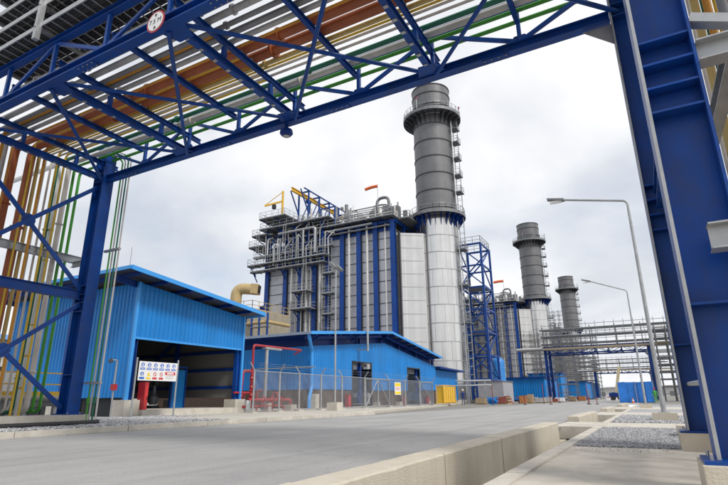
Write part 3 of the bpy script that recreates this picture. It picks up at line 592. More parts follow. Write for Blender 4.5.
# ================================================================ LONG BLUE BUILDING (centre)
def hall():
    X0, Y0, Y1, YR, XB = -23.0, 33.5, 60.4, 46.4, -52.0
    R = thing('blue_hall', 'long sky blue gabled hall behind the fence', 'building', (X0, Y0, LZ))
    zr = lambda y: 5.72+(y-31.9)*(7.22-5.72)/(46.2-31.9) if y <= 46.2 else 7.22-(y-46.2)*(7.22-5.6)/(60.3-46.2)
    top = lambda y: zr(y)-1.05
    doors = ((39.9, 43.5, 3.95), (51.9, 55.3, 3.95))
    segs = [(Y0, 39.9, 1.55), (39.9, 43.5, 3.95), (43.5, YR, 1.55), (YR, 51.9, 1.6), (51.9, 55.3, 3.95), (55.3, Y1, 1.7)]
    for a, b_, z in segs:
        mb = MB(); corrug(mb, (X0, a), (X0, b_), z, (top(a), top(b_)), (1, 0), .3); mb.build('cladding', clad_blue, R, smooth=False)
    mb = MB(); corrug(mb, (XB, Y0), (X0-.03, Y0), 1.55, top(Y0), (0, -1), .3); mb.build('cladding', clad_blue, R, smooth=False)
    mb = MB(); corrug(mb, (XB, Y1), (X0-.03, Y1), 1.55, top(Y1), (0, 1), .3); mb.build('cladding', clad_blue, R, smooth=False)
    for a, b_ in ((Y0, 46.2), (46.2, Y1)): MB().prism([(X0-.55, a, top(a)-.3), (X0-.55, b_, top(b_)-.3), (X0-.55, b_, zr(b_)-.14), (X0-.55, a, zr(a)-.14)], (-.06, 0, 0)).build('clerestory', steel_blue2, R, smooth=False)
    MB().box(XB, X0-.6, Y0+.4, Y0+.46, top(Y0)-.3, zr(Y0)-.14).build('clerestory', steel_blue2, R, smooth=False)
    for y in (Y0+.15, 37.6, 41.8, 46.2, 50.4, 55, Y1-.2): MB().beam((X0-.3, y, 1), (X0-.3, y, zr(y)-.2), .22, .22).build('column', steel_blue2, R, smooth=False)
    brick = mat('dark brown brick', (.085, .055, .045), .85, 0, .2, 6, .3, 20)
    for a, b_, z in segs:
        if z < 3: MB().box(X0-.15, X0-.04, a, b_, LZ-.1, z-.02).build('base_wall', brick, R, smooth=False)
    MB().box(XB, X0-.05, Y0+.04, Y0+.15, LZ-.1, 1.53).build('base_wall', brick, R, smooth=False)
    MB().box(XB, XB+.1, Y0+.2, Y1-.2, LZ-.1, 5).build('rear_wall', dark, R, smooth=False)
    for a, b_, z in doors:
        f = MB(); [f.box(X0-.02, X0+.05, q, q+.12, LZ, z) for q in (a-.06, b_-.06)]; f.box(X0-.02, X0+.05, a-.06, b_+.06, z, z+.12); f.build('door_frame', dark, R, smooth=False)
        d = MB(); [d.box(X0-.5, X0-.44, a+.1, b_-.1, z-.28*i-.26, z-.28*i) for i in range(1 if a < 45 else 2)]; d.build('roller_shutter', galv_mat, R, smooth=False)
    ya, yb, xa = 31.9, 60.3, -22.0
    for p, q in (((ya, zr(ya)), (46.2, 7.22)), ((46.2, 7.22), (yb, zr(yb)))):
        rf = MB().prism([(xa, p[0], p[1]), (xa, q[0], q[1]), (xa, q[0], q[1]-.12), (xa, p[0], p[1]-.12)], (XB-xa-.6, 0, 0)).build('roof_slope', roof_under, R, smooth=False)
        MB().prism([(xa+.002, p[0], p[1]+.05), (xa+.002, q[0], q[1]+.05), (xa+.002, q[0], q[1]-.19), (xa+.002, p[0], p[1]-.19)], (.05, 0, 0)).build('fascia', trim_blue, rf, smooth=False)
        n = 8
        for i in range(n): t_ = (i+.5)/n; y = p[0]+(q[0]-p[0])*t_; z = zr(y)-.22; MB().beam((xa-.02, y, z), (XB+1, y, z), .1, .18).build('purlin', steel_blue2, R, smooth=False)
        MB().beam((X0+.09, p[0]+.5, zr(p[0]+.5)-.36), (X0+.09, q[0]-.5, zr(q[0]-.5)-.36), .10, .3).build('rake_beam', steel_blue2, R, smooth=False)
    MB().box(XB-.5, xa, ya-.12, ya-.003, zr(ya)-.18, zr(ya)+.02).build('eaves_gutter', mat('grey gutter', (.22, .27, .36), .5), R, smooth=False)
    for y in (Y0+.2, 40, 46.2, 52, 58): MB().beam((X0+.6, y, zr(y)-.3), (X0-.2, y, zr(y)-.75), .12, .12).build('knee_brace', steel_blue2, R, smooth=False)
    MB().path([(-22.3, 32.05, zr(ya)-.1), (-22.3, 32.2, 5.2), (-22.75, 33.2, 4.4), (-22.75, 33.25, 1.7), (-22.5, 32.6, .9), (-22.5, 32.6, LZ)], .13, 10, .2).build('downpipe', trim_blue, R)
    for y in (33.7, 36.8, 44, 49, 57): MB().box(X0+.0, X0+.5, y-.25, y+.25, LZ-.05, 1.2 if y < 34 else .5).build('pedestal', concrete, R, smooth=False)
    mb = MB(); mb.tube((-22.3, 33, 3.2), (-35, 33.1, 3.2), .05, 6); mb.build('conduit', galv, R)
    return R
hall()
for k, (y, h, lb) in enumerate(((38.6, 1.0, 'red box against the hall beside the left doorway'), (50.0, .9, 'red box between the two hall doorways'), (56.6, .9, 'red box against the hall right of both doorways'))):
    R = thing('fire_box', lb, 'cabinet', (-22.6, y, LZ)); MB().box(-22.85, -22.5, y-.22, y+.22, LZ, LZ+h).build('body', red, R); MB().box(-22.498, -22.485, y-.18, y+.18, LZ+.2, LZ+h-.1).build('door', mat('red door'), R)
# lean-to at the far end of the hall
R = thing('blue_annex', 'small flat-roofed blue annex at the foot of the nearest stack', 'building', (-23.3, 61.5, LZ))
mb = MB(); corrug(mb, (-23.3, 61), (-23.3, 69.4), .5, 4.2, (1, 0), .3); mb.build('cladding', clad_blue, R, smooth=False)
mb = MB(); corrug(mb, (-30, 69.4), (-23.33, 69.4), .5, 4.2, (0, 1), .3); mb.build('cladding', clad_blue, R, smooth=False)
MB().box(-30, -23.38, 61.1, 69.3, LZ-.1, .5).build('base_wall', concrete, R, smooth=False)
MB().prism([(-22.4, 60.6, 4.55), (-22.4, 70.3, 4.38), (-22.4, 70.3, 4.2), (-22.4, 60.6, 4.35)], (-8, 0, 0)).build('roof', steel_blue2, R, smooth=False)

# ================================================================ FENCE
def fence():
    X = -18.7; ys = [21.85, 24.08, 26.02, 28.42, 31.03, 34.3, 38.4, 41.6, 44.85, 48.1]; H_ = 2.35
    R = thing('chain_link_fence', 'galvanised chain link fence with cranked posts before the blue hall', 'fence', (X, 35, LZ))
    def mesh_panel(y0, y1, x=X):
        mb = MB(); s = .09; ln = y1-y0; h = H_-LZ-.12; z0 = LZ+.06; k = -h
        while k < ln:
            for sg in (1, -1):
                a = max(0, k); b_ = min(ln, k+h)
                if b_-a > .05:
                    za, zb = (a-k, b_-k) if sg > 0 else (h-(a-k), h-(b_-k))
                    mb.tube((x+.02*sg*.2, y0+a, z0+za), (x+.02*sg*.2, y0+b_, z0+zb), .005, 3)
            k += s
        return mb.build('mesh_panel', galv, R, smooth=False)
    for i, y in enumerate(ys):
        p = MB().tube((X, y, LZ-.1), (X, y, H_), .055, 10).build('post', galv, R)
        MB().beam((X, y, H_-.02), (X+.32 if i % 2 else X-.32, y, H_+.42), .05, .05).build('cranked_arm', galv, p)
        MB().box(X-.2, X+.2, y-.2, y+.2, LZ-.05, LZ+.06).build('footing', concrete, p)
        if i: mesh_panel(ys[i-1]+.06, y-.06)
    for a, b_ in zip(ys, ys[1:]):
        MB().tube((X, a, H_-.04), (X, b_, H_-.04), .026, 8).build('top_rail', galv, R)
        MB().tube((X, a, LZ+.1), (X, b_, LZ+.1), .02, 6).build('bottom_rail', galv, R)
    for a, b_, up_ in ((34.36, 36.3, 1), (36.4, 38.34, 0), (44.9, 48.04, 0)):
        g = MB(); [g.tube((X+.06, q, LZ+.1), (X+.06, q, H_-.1), .03, 8) for q in (a, b_)]; [g.tube((X+.06, a, z), (X+.06, b_, z), .03, 8) for z in (LZ+.12, H_-.12)]
        g.build('gate_leaf', galv, R); za, zb = (LZ+.15, H_-.15) if up_ else (H_-.15, LZ+.15)
        MB().tube((X+.06, a, za), (X+.06, b_, zb), .035, 8).build('gate_brace', galv, R)
    mb = MB(); [mb.tube((X+.28, ys[0], H_+z), (X+.28, ys[-1], H_+z), .006, 3) for z in (.36, .25, .12)]; mb.build('barbed_wires', galv, R)
    for x in (-21.6,): # return run along the side of the hall
        MB().tube((X, ys[-1], H_-.04), (X-3.8, ys[-1]+1.2, H_-.04), .026, 8).build('top_rail', galv, R)
        MB().tube((X-3.8, ys[-1]+1.2, LZ-.1), (X-3.8, ys[-1]+1.2, H_), .055, 8).build('post', galv, R)
    return R
fence()
R = thing('fence_notice', 'small white and yellow notice panel on the fence gate', 'sign', (-18.6, 40, 1.2))
MB().box(-18.615, -18.6, 39.3, 40.5, 1.1, 2.1).build('panel', white, R); MB().box(-18.599, -18.594, 39.36, 40.44, 1.78, 2.04).build('header', yel_icon, R)
mb = MB(); [mb.box(-18.599, -18.594, 39.42, 40.38-.2*(i % 2), 1.66-.09*i, 1.69-.09*i) for i in range(3)]; mb.build('text_lines', red_icon, R)
MB().box(-18.599, -18.594, 39.36, 40.44, 1.16, 1.36).build('footer', yel_icon, R)
for y in (39.4, 40.4): MB().box(-18.7, -18.614, y-.02, y+.02, 1.5, 1.55).build('tie', galv, R)
# floodlight poles
R = thing('floodlight_pole', 'tall thin floodlight pole on a concrete block before the fence', 'lamp post', (-16.7, 26.9, LZ))
MB().box(-17.05, -16.35, 26.55, 27.25, LZ-.05, .62).build('base_block', concrete, R, smooth=False); MB().tube((-16.7, 26.9, .62), (-16.7, 26.9, 8.9), .06, 10, .045).build('pole', galv, R)
for s in (-1, 1):
    MB().path([(-16.7, 26.9, 8.6), (-16.7, 26.9+.25*s, 8.75), (-16.7, 26.9+.35*s, 8.95)], .025, 6).build('arm', galv, R)
    MB().prism([(-16.45, 26.9+.36*s-.2, 8.85), (-16.45, 26.9+.36*s+.2, 8.85), (-16.85, 26.9+.36*s+.2, 9.25), (-16.85, 26.9+.36*s-.2, 9.25)], (-.12, 0, -.12)).build('lamp_head', galv_mat, R)
R = thing('wall_pole', 'grey pole fixed to the hall front, rising above its roof edge', 'pole', (-21.8, 40.7, 5)); MB().tube((-21.85, 40.7, 4.9), (-21.85, 40.7, 9.0), .11, 10).build('pole', galv, R); MB().box(-22.95, -21.75, 40.64, 40.76, 5.0, 5.1).build('bracket', galv, R); MB().lathe([(0, 9.1), (.13, 9.06), (.13, 9.0), (0, 9.0)], (-21.85, 40.7, 0), 10).build('cap', galv, R)
# red fire-water piping
R = thing('fire_water_manifold', 'red fire water pipes and valves between shed and hall', 'fire hydrant', (-20.5, 25, LZ))
X = -20.5
MB().path([(X, 23.75, .5), (X, 23.75, 3.95), (X, 28.6, 4.0), (X-2.3, 31, 4.0)], .07, 10, .2).build('pipe', red, R)
MB().path([(X, 22.9, LZ), (X, 22.9, 1.25), (X, 23.0, 2.4), (X, 23.7, 2.4)], .06, 10, .15).build('pipe', red, R)
MB().path([(X+.2, 23.3, .8), (X+.2, 27.3, .8), (X+.2, 27.3, LZ)], .09, 12, .2).build('pipe', red, R)
MB().path([(X, 22.3, 1.2), (X, 23.75, 1.2)], .06, 10).build('pipe', red, R)
MB().path([(X+.35, 22.7, .45), (X+.35, 26.4, .45), (X+.35, 26.4, LZ)], .06, 10, .15).build('pipe', red, R)
MB().path([(X, 24.3, LZ), (X, 24.3, 1.35), (X+.3, 24.3, 1.35)], .06, 10, .15).build('pipe', red, R)
MB().path([(X-.2, 26.0, LZ), (X-.2, 26.0, 1.2), (X+.2, 26.0, 1.2), (X+.2, 26.0, .8)], .06, 10, .15).build('pipe', red, R)
for y, z in ((23.75, 1.5), (23.75, 2.0), (24.6, .8), (25.4, .8), (26.2, .8), (22.9, 1.0), (23.75, 1.05)):
    v = MB().lathe([(0, z-.2), (.13, z-.2), (.13, z-.16), (.09, z-.12), (.14, z), (.09, z+.12), (.13, z+.16), (.13, z+.2), (0, z+.2)], (X+(.2 if z < 1 else 0), y, 0), 14).build('valve', red, R)
    mb = MB(); c = Vector((X+(.2 if z < 1 else 0)+.22, y, z+.05))
    for i in range(12):
        a, b_ = 2*math.pi*i/12, 2*math.pi*(i+1)/12; mb.tube(c+Vector((0, .12*math.cos(a), .12*math.sin(a))), c+Vector((0, .12*math.cos(b_), .12*math.sin(b_))), .016, 5)
    mb.tube(c-Vector((.2, 0, 0)), c, .02, 6); mb.build('hand_wheel', red, v)
MB().box(X-.1, X+.5, 27.0, 27.6, LZ-.05, .5).build('support_block', concrete, R, smooth=False); MB().box(X-.2, X+.4, 24.9, 25.2, LZ-.05, .62).build('support_block', concrete, R, smooth=False)
R = thing('drum_bin', 'small grey drum under the red fire pipes', 'drum', (-20.2, 23.3, LZ)); MB().lathe([(0, LZ), (.22, LZ), (.22, .75), (.2, .78), (0, .78)], (-20.2, 23.1, 0), 16).build('shell', galv, R); mb = MB(); [mb.lathe([(.222, z), (.235, z+.02), (.222, z+.04)], (-20.2, 23.1, 0), 16) for z in (.3, .55)]; mb.build('hoops', galv, R)
R = thing('pipe_stanchion', 'single white steel post carrying the red fire pipe', 'post', (-20.5, 24.9, LZ)); MB().tube((-20.5, 25.0, LZ), (-20.5, 25.0, 3.8), .11, 12).build('post', galv, R); MB().box(-20.65, -20.35, 24.7, 26.3, 3.8, 3.91).build('head_plate', galv, R)
# yellow gas bottle rack and other bits by the corner of the hall
R = thing('yellow_crate', 'bright yellow slatted steel crate standing near the annex', 'crate', (-19.6, 54.5, LZ))
for q in range(5): y = 52.4+.7*q; MB().box(-19.2, -19.12, y, y+.58, LZ+.12, 2.0).build('slat', yellow, R, smooth=False); MB().box(-19.84, -19.76, y, y+.58, LZ+.12, 2.0).build('slat', yellow, R, smooth=False)
for y in (52.3, 55.95): MB().box(-19.84, -19.12, y-.04, y+.04, LZ+.12, 2.0).build('end_panel', yellow, R, smooth=False)
f = MB(); [f.tube((x, y, LZ), (x, y, 2.15), .04, 6) for x in (-19.9, -19.08) for y in (52.2, 56.05)]; [f.tube((-19.08, 52.2, z), (-19.08, 56.05, z), .035, 6) for z in (.4, 2.1)]; [f.tube((-19.9, 52.2, z), (-19.9, 56.05, z), .035, 6) for z in (.4, 2.1)]; [f.tube((-19.9, y, 2.1), (-19.08, y, 2.1), .035, 6) for y in (52.2, 56.05)]; f.build('frame', yellow, R)

# ================================================================ GENERATING UNITS
SX, SY = -27.75, 77.3
def stack_unit(label):
    R = thing('chimney_stack', label, 'chimney', (SX, SY, 0), 'stacks of the generating units')
    c = (SX, SY, 0)
    rl = 3.42; zs = [0.5+2.86*i for i in range(11)]; zs[-1] = 29.1
    for a, b_ in zip(zs, zs[1:]):
        MB().lathe([(rl-.1, a), (rl, a), (rl, b_), (rl-.1, b_)], c, 48).build('shell_course', alu, R)
        mb = MB().lathe([(rl-.05, b_-.09), (rl+.07, b_-.09), (rl+.07, b_+.03), (rl-.05, b_+.03)], c, 48)
        for q in range(14):
            g = 2*math.pi*(q+(.5 if int(a) % 2 else 0))/14+.03*math.sin(q*7+a); u = Vector((math.cos(g), math.sin(g), 0)); mb.beam(Vector((SX, SY, a))+u*rl, Vector((SX, SY, b_-.09))+u*rl, .05, .035, u)
        mb.build('seam_band', alu_seam, R)
    ru = 3.36; zu = [29.1, 31.2]+[31.2+3.13*i for i in range(1, 9)]; zu[-1] = 54.7
    for a, b_ in zip(zu, zu[1:]):
        MB().lathe([(ru-.1, a), (ru, a), (ru, b_), (ru-.1, b_)], c, 48).build('shell_course', stack_grey, R)
        MB().lathe([(ru-.05, b_-.12), (ru+.10, b_-.12), (ru+.10, b_+.06), (ru-.05, b_+.06)], c, 48).build('stiffener_ring', stack_ring, R)
    MB().lathe([(ru-.3, 54.7), (ru-.3, 49)], c, 40).build('flue_liner', dark, R)
    for zp, ro, nm in ((30.0, 4.75, 0), (48.8, 5.1, 1)):
        mb = MB().lathe([(rl+.05, zp-.1), (ro, zp-.1), (ro, zp+.06), (rl+.05, zp+.06), (rl+.05, zp-.1)], c, 48); d = mb.build('ring_platform', galv_mat, R)
        mb = MB(); n = 24
        for i in range(n):
            a = 2*math.pi*i/n; u = Vector((math.cos(a), math.sin(a), 0)); C0 = Vector(c)
            t = Vector((-math.sin(a), math.cos(a), 0))*.06
            mb.prism([C0+u*(ru+.02)+Vector((0, 0, zp-.11)), C0+u*(ro-.1)+Vector((0, 0, zp-.11)), C0+u*(ro-.1)+Vector((0, 0, zp-.35)), C0+u*(ru+.02)+Vector((0, 0, zp-1.9 if nm else zp-2.2))], t)
        mb.build('brackets', steel_blue2 if nm == 0 else stack_ring, R, smooth=False)
        mb = MB(); pts = [(SX+(ro-.06)*math.cos(2*math.pi*i/28), SY+(ro-.06)*math.sin(2*math.pi*i/28), zp+.06) for i in range(28)]; railing(mb, pts, 1.2, .035, 9, True); mb.build('railing', galv, R)
        mb = MB(); mb.lathe([(ro, zp-.28), (ro+.05, zp-.28), (ro+.05, zp+.3), (ro, zp+.3)], c, 48); mb.build('kick_plate', galv_mat, R)
    for z in (50.6,): MB().lathe([(ru+.02, z), (ru+.22, z), (ru+.22, z+.1), (ru+.02, z+.1)], c, 40).build('upper_ring', stack_ring, R)
    # caged ladder with rest platforms on the road side
    ang = rad(8); ux, uy = math.cos(ang), math.sin(ang); tx, ty = -uy, ux
    def at(r, s, z): return (SX+ux*r+tx*s, SY+uy*r+ty*s, z)
    mb = MB(); [mb.tube(at(ru+.35, s, .5), at(ru+.35, s, 49.9), .04, 5) for s in (-.3, .3)]
    z = .8
    while z < 49.6: mb.tube(at(ru+.35, -.3, z), at(ru+.35, .3, z), .02, 4); z += .5
    z = 3
    while z < 49.4:
        mb.path([at(ru+.35, -.38, z), at(ru+1.15, -.38, z), at(ru+1.15, .38, z), at(ru+.35, .38, z)], .03, 4, .3, 3); z += 1.2
    [mb.tube(at(ru+1.1, s, 3), at(ru+1.1, s, 49.6), .025, 4) for s in (-.3, 0, .3)]
    mb.build('caged_ladder', galv, R)
    for z in (34.1, 37.2, 40.4, 43.5, 46.2, 24, 18, 12):
        mb = MB(); mb.box(*sorted((at(ru+.1, 0, 0)[0], at(ru+1.35, 0, 0)[0])), SY-.5, SY+1.3, z-.06, z); q = at(ru+1.3, 0, 0)[0]
        railing(mb, [(q-1.1, SY-.5, z), (q, SY-.5, z), (q, SY+1.3, z), (q-1.1, SY+1.3, z)], 1.1, .03, 1); mb.build('rest_platform', galv_mat, R)
    mb = MB(); [mb.tube(at(ru+.25, s, .5), at(ru+.25, s, 48.6), .07, 6) for s in (-1.0, -1.25)]; mb.build('cable_conduit', galv, R)
    # aviation / sampling ports on the top ring
    for a in (20, 140, 260): p = Vector((SX+5.0*math.cos(rad(a)), SY+5.0*math.sin(rad(a)), 48.8)); MB().tube(p, p+Vector((0, 0, 2.3)), .05, 6).build('lamp_mast', galv, R); MB().lathe([(0, 51.1), (.14, 51.1), (.14, 51.4), (0, 51.5)], (p.x, p.y, 0), 10).build('warning_lamp', red, R)
    MB().lathe([(0, -.1), (4.2, -.1), (4.2, .5), (0, .5)], c, 40).build('foundation', concrete, R)
    return R
def boiler(label):
    Yf, Yb, XA, XE = 70.0, 84.6, -58.0, -32.4
    R = thing('boiler_house', label, 'boiler house', ((XA+XE)/2, (Yf+Yb)/2, 0), 'boiler houses of the generating units')
    cols = [-57.9, -53.8, -50.5, -47.6, -44.9, -42.1, -38.9, -35.8, -32.7]
    zt = 27.4
    MB().box(XA+.1, XE-.35, Yf+.1, Yb-.1, 0, zt).build('casing_core', seam_grey, R, smooth=False)
    for a, b_ in zip(cols, cols[1:]):
        zz = 1.0; nr = 15; h = (zt-1.0)/nr
        me = MB().box(a+.46-a, b_-.46-a, -.05, 0, .03, h-.03).mesh('casing_panel', (0, 0, 0), clad_grey, False)
        me2 = MB().box(.48, b_-a-.48, -.10, -.05, h-.09, h+.04).mesh('casing_rib', (0, 0, 0), seam_grey, False)
        for i in range(nr):
            inst('casing_panel', me, R, (a, Yf+.098, 1.0+h*i)); inst('casing_rib', me2, R, (a, Yf+.098, 1.0+h*i))
    for x in cols:
        MB().ibeam((x, Yf-.12, 0), (x, Yf-.12, zt+1.2), .55, .82, .05, .04, (0, 1, 0)).build('column', steel_blue, R, smooth=False)
        MB().ibeam((x, Yb+.2, 0), (x, Yb+.2, zt+1.2), .5, .6, .05, .04, (0, 1, 0)).build('column', steel_blue, R, smooth=False)
    for y in (Yf+3.5, Yf+7.3, Yf+11): MB().ibeam((XE-.05, y, 0), (XE-.05, y, zt+1.2), .5, .5, .05, .04, (1, 0, 0)).build('column', steel_blue, R, smooth=False)
    for z in (zt+1.0, zt-.3): MB().ibeam((XA, Yf-.12, z), (XE+.2, Yf-.12, z), .45, .3, .03, .02).build('edge_beam', steel_blue, R, smooth=False)
    MB().ibeam((XE+.1, Yf, zt+1.0), (XE+.1, Yb, zt+1.0), .45, .3, .03, .02).build('edge_beam', steel_blue, R, smooth=False)
    # transition duct to the stack
    mb = MB(); y0, y1 = Yf+1.3, Yb-1.3
    mb.prism([(XE-.3, y0, .5), (-29.0, y0+2.6, .5), (-29.0, y1-2.6, .5), (XE-.3, y1, .5)], (0, 0, 26.2)); mb.build('transition_duct', alu, R, smooth=False)
    for i in range(1, 13):
        z = .5+2.15*i
        d = Vector((-29.0, y0+2.6, 0))-Vector((XE-.3, y0, 0)); nrm = Vector((d.y, -d.x, 0)).normalized()
        MB().beam(Vector((XE-.28, y0, z))+nrm*.03, Vector((-29.2, y0+2.5, z))+nrm*.03, .10, .10).build('duct_band', alu_seam, R, smooth=False)
    MB().ibeam((XE+.35, y0-.5, 0), (XE+.35, y0-.5, 26.6), .4, .4, .04, .03, (1, 0, 0)).build('expansion_frame', seam_grey, R, smooth=False)
    # white vertical pipes in front of the casing
    for x, r, z1 in ((-40.6, .20, 28.2), (-37.2, .20, 28.4), (-52.2, .22, 26), (-46.3, .2, 27), (-49.0, .2, 22), (-50.0, .12, 24), (-48.2, .1, 24), (-45.8, .09, 26), (-51.2, .09, 24), (-33.9, .1, 28)): 
        MB().path([(x, Yf-.55, 0), (x, Yf-.55, z1), (x, Yf+1.5, z1)], r, 10, .5).build('riser', white_paint, R)
    # platforms
    def plat(x0, x1, y0, y1, z, sides='wsen', brk=True, nm='platform'):
        d = MB().box(x0, x1, y0, y1, z-.10, z); 
        for k in range(int((x1-x0)/1.5)+1): d.box(x0+k*1.5, min(x0+k*1.5+.1, x1), y0+.02, y1-.02, z-.24, z-.10)
        d = d.build(nm, galv_mat, R, smooth=False); mb = MB(); e = .05
        if 's' in sides: railing(mb, [(x0+e, y0+e, z), (x1-e, y0+e, z)], 1.15, .035)
        if 'n' in sides: railing(mb, [(x0+e, y1-e, z), (x1-e, y1-e, z)], 1.15, .035)
        if 'w' in sides: railing(mb, [(x0+e, y0+e, z), (x0+e, y1-e, z)], 1.15, .035)
        if 'e' in sides: railing(mb, [(x1-e, y0+e, z), (x1-e, y1-e, z)], 1.15, .035)
        mb.build('railing', galv, d)
        if brk:
            x = x0+.6
            while x < x1: MB().beam((x, y0+.3, z-.3), (x, y1-.05, z-1.7), .14, .14).build('bracket', steel_blue2, d, smooth=False); x += 3.1
        return d
    plat(-61.0, -44.2, Yf-2.3, Yf-.42, 24.0); plat(-60.6, -44.6, Yf-1.9, Yf-.42, 22.9, 's'); plat(-60.2, -43.4, Yf-1.7, Yf-.42, 25.6, 's', False)
    plat(-61.2, -58.3, Yf-2.0, Yf+5, 27.6); plat(-60.4, -57, Yf-2.2, Yf+3, 29.6)
    plat(-58.6, -43.6, Yf-2.2, Yb+.5, 30.6, 'wsn'); plat(-58.2, -52.4, Yf-3, Yf+4, 32.3, 'wse')
    plat(-47.4, XE+.4, Yf-1.5, Yb+1, 29.0, 'sen'); plat(XE+.4, -30.2, Yf+1, Yb-1, 29.0, 'se', False)
    plat(-50.9, -47.0, Yf-2.6, Yf-.42, 15.2); plat(-50.9, -47.6, Yf-2.4, Yf-.42, 18.2); plat(-45.2, -43.0, Yf-1.7, Yf-.42, 20.8); plat(-45.2, -43, Yf-1.7, Yf-.42, 17.4); plat(-45.2, -43, Yf-1.7, Yf-.42, 14.0); plat(-45.2, -43, Yf-1.7, Yf-.42, 10.6)
    mb = MB()
    for x in (-44.3, -43.7): mb.tube((x, Yf-1.0, 5), (x, Yf-1.0, 27), .045, 5)
    z = 5
    while z < 27: mb.tube((-44.3, Yf-1, z), (-43.7, Yf-1, z), .025, 4); z += .45
    mb.build('ladder', galv, R)
    # upper frame between 25.6 and 32 at the left: open steel with pipes
    for x in (-57.5, -54.5, -51.5, -48.5, -45.5): MB().ibeam((x, Yf-1.2, 23), (x, Yf-1.2, 30.4), .35, .35, .03, .02, (1, 0, 0)).build('frame_post', steel_blue, R, smooth=False)
    for a, b_ in ((-57.5, -54.5), (-51.5, -48.5)): MB().beam((a, Yf-1.2, 26), (b_, Yf-1.2, 30), .15, .15).build('frame_brace', steel_blue, R, smooth=False)
    MB().path([(-55.5, Yf-1.6, 23.5), (-55.5, Yf-1.6, 27.6)], .22, 10).build('header_pipe', galv, R)
    MB().path([(-54.5, Yf-1.8, 29.2), (-46.6, Yf-1.8, 29.2), (-46.6, Yf-1.8, 24.6)], .24, 12, .6).build('header_pipe', galv, R)
    MB().path([(-50.3, Yf-2.0, 24.2), (-50.3, Yf-2.0, 28.2), (-50.3, Yf+2, 28.2)], .2, 12, .5).build('header_pipe', galv_mat, R)
    MB().path([(-49.0, Yf-1.9, 24.2), (-49.0, Yf-1.9, 29)], .18, 10).build('header_pipe', galv, R)
    MB().path([(-58, Yf-1.0, 28.2), (-36, Yf-1.0, 28.2)], .2, 10).build('header_pipe', galv, R)
    MB().path([(-44, Yf-.9, 27.5), (-33, Yf-.9, 27.5)], .16, 8).build('header_pipe', galv_mat, R)
    for k_ in range(26):
        rr_ = random.Random(k_+40); x = -58+k_*.56; z0 = rr_.choice((23, 24, 25.6)); MB().path([(x, Yf-1.9+rr_.random(), z0), (x, Yf-1.9+rr_.random()*.2, z0+rr_.uniform(2, 6)), (x+rr_.uniform(.5, 2), Yf-1.2, z0+rr_.uniform(3, 6))], rr_.choice((.06, .08, .12)), 6, .3).build('small_pipe', rr_.choice((galv, galv_mat, white_paint)), R)
    for x, za, zb in ((-59.2, 24, 30.6), (-53.2, 25.6, 30.6), (-48.6, 15.2, 24)):
        mb = MB(); [mb.tube((x+q, Yf-2.2, za), (x+q, Yf-2.2, zb), .045, 5) for q in (0, .55)]; z = za+.3
        while z < zb: mb.tube((x, Yf-2.2, z), (x+.55, Yf-2.2, z), .025, 4); z += .45
        mb.build('ladder', galv, R)
    for a in (-57.5, -54.5, -51.5, -48.5): MB().beam((a, Yf-1.25, 23.2), (a+3, Yf-1.25, 25.5), .1, .1).build('frame_brace', steel_blue, R, smooth=False); MB().beam((a+3, Yf-1.3, 26), (a, Yf-1.3, 30.3), .1, .1).build('frame_brace', steel_blue, R, smooth=False)
    # steam drums and roof equipment
    for x, z, r, l in ((-37.0, 30.8, .95, 8), (-42.0, 30.7, .85, 8)):
        y0_ = Yf+1.6; prof = [(0, -.42), (r*.45, -.36), (r*.8, -.2), (r, 0), (r, l), (r*.8, l+.2), (0, l+.42)]
        mb = MB().lathe(prof, (0, 0, 0), 24); mb.v = [Vector((x+v.x, y0_+v.z, z+v.y)) for v in mb.v]; d = mb.build('steam_drum', alu_seam, R)
        mb = MB(); [mb.tube((x, y, 29.0), (x, y, z-r*.7), .35, 8) for y in (y0_+1, y0_+6)]; mb.build('saddle', steel_blue2, d)
        for q in range(4): MB().path([(x-.2, y0_+.6+q*1.6, z+r-.1), (x-.2, y0_+.6+q*1.6, z+r+.8), (x+1.6, y0_+.6+q*1.6, z+r+.8), (x+1.6, y0_+.6+q*1.6, 29)], .14, 8, .35).build('drum_nozzle', white_paint, d)
    for k_, (x, y, z, sx, sz) in enumerate(((-44.6, .2, 29, .8, 1.0), (-41.0, .3, 29, .6, 1.5), (-39.2, .4, 29, 1.0, .9), (-35.2, .6, 29, .7, 1.9), (-34.2, 1.2, 29, 1.1, 2.6), (-32.6, .4, 29, .5, 1.3), (-31.4, 2.2, 29, .6, 1.6), (-48.2, -1, 30.6, .8, 1.2), (-46.8, 0, 30.6, .5, 1.7))):
        if k_ % 2: MB().lathe([(0, z), (sx*.5, z), (sx*.5, z+sz), (sx*.3, z+sz+.25), (0, z+sz+.3)], (x, Yf+y, 0), 12).build('roof_vessel', galv_mat if k_ % 4 == 1 else white_paint, R)
        else: MB().box(x-sx/2, x+sx/2, Yf+y-sx/2, Yf+y+sx/2, z, z+sz).build('roof_cabinet', galv_mat, R, smooth=False)
    for k_ in range(5): z = 29.5+.5*k_; MB().path([(-46+k_, Yf+.2+.3*k_, 29), (-46+k_, Yf+.2+.3*k_, z+.6), (-32-k_*.6, Yf+.2+.3*k_, z+.6), (-32-k_*.6, Yf+.2+.3*k_, 29)], .10, 7, .4).build('roof_pipe', [white_paint, galv_mat, galv][k_ % 3], R)
    rs = random.Random(5)
    for k in range(34):
        x = rs.uniform(-46, -31.5); y = Yf+rs.uniform(-.8, 8); h = rs.uniform(1.0, 3.6)
        p = MB().tube((x, y, 29), (x, y, 29+h), rs.choice((.06, .1, .16)), 7).build('vent_pipe', rs.choice((galv, white_paint, galv_mat)), R)
        if k % 3 == 0: MB().lathe([(0, 29+h), (.22, 29+h), (.3, 29+h+.3), (.22, 29+h+.55), (0, 29+h+.6)], (x, y, 0), 10).build('vent_cap', galv_mat, p)
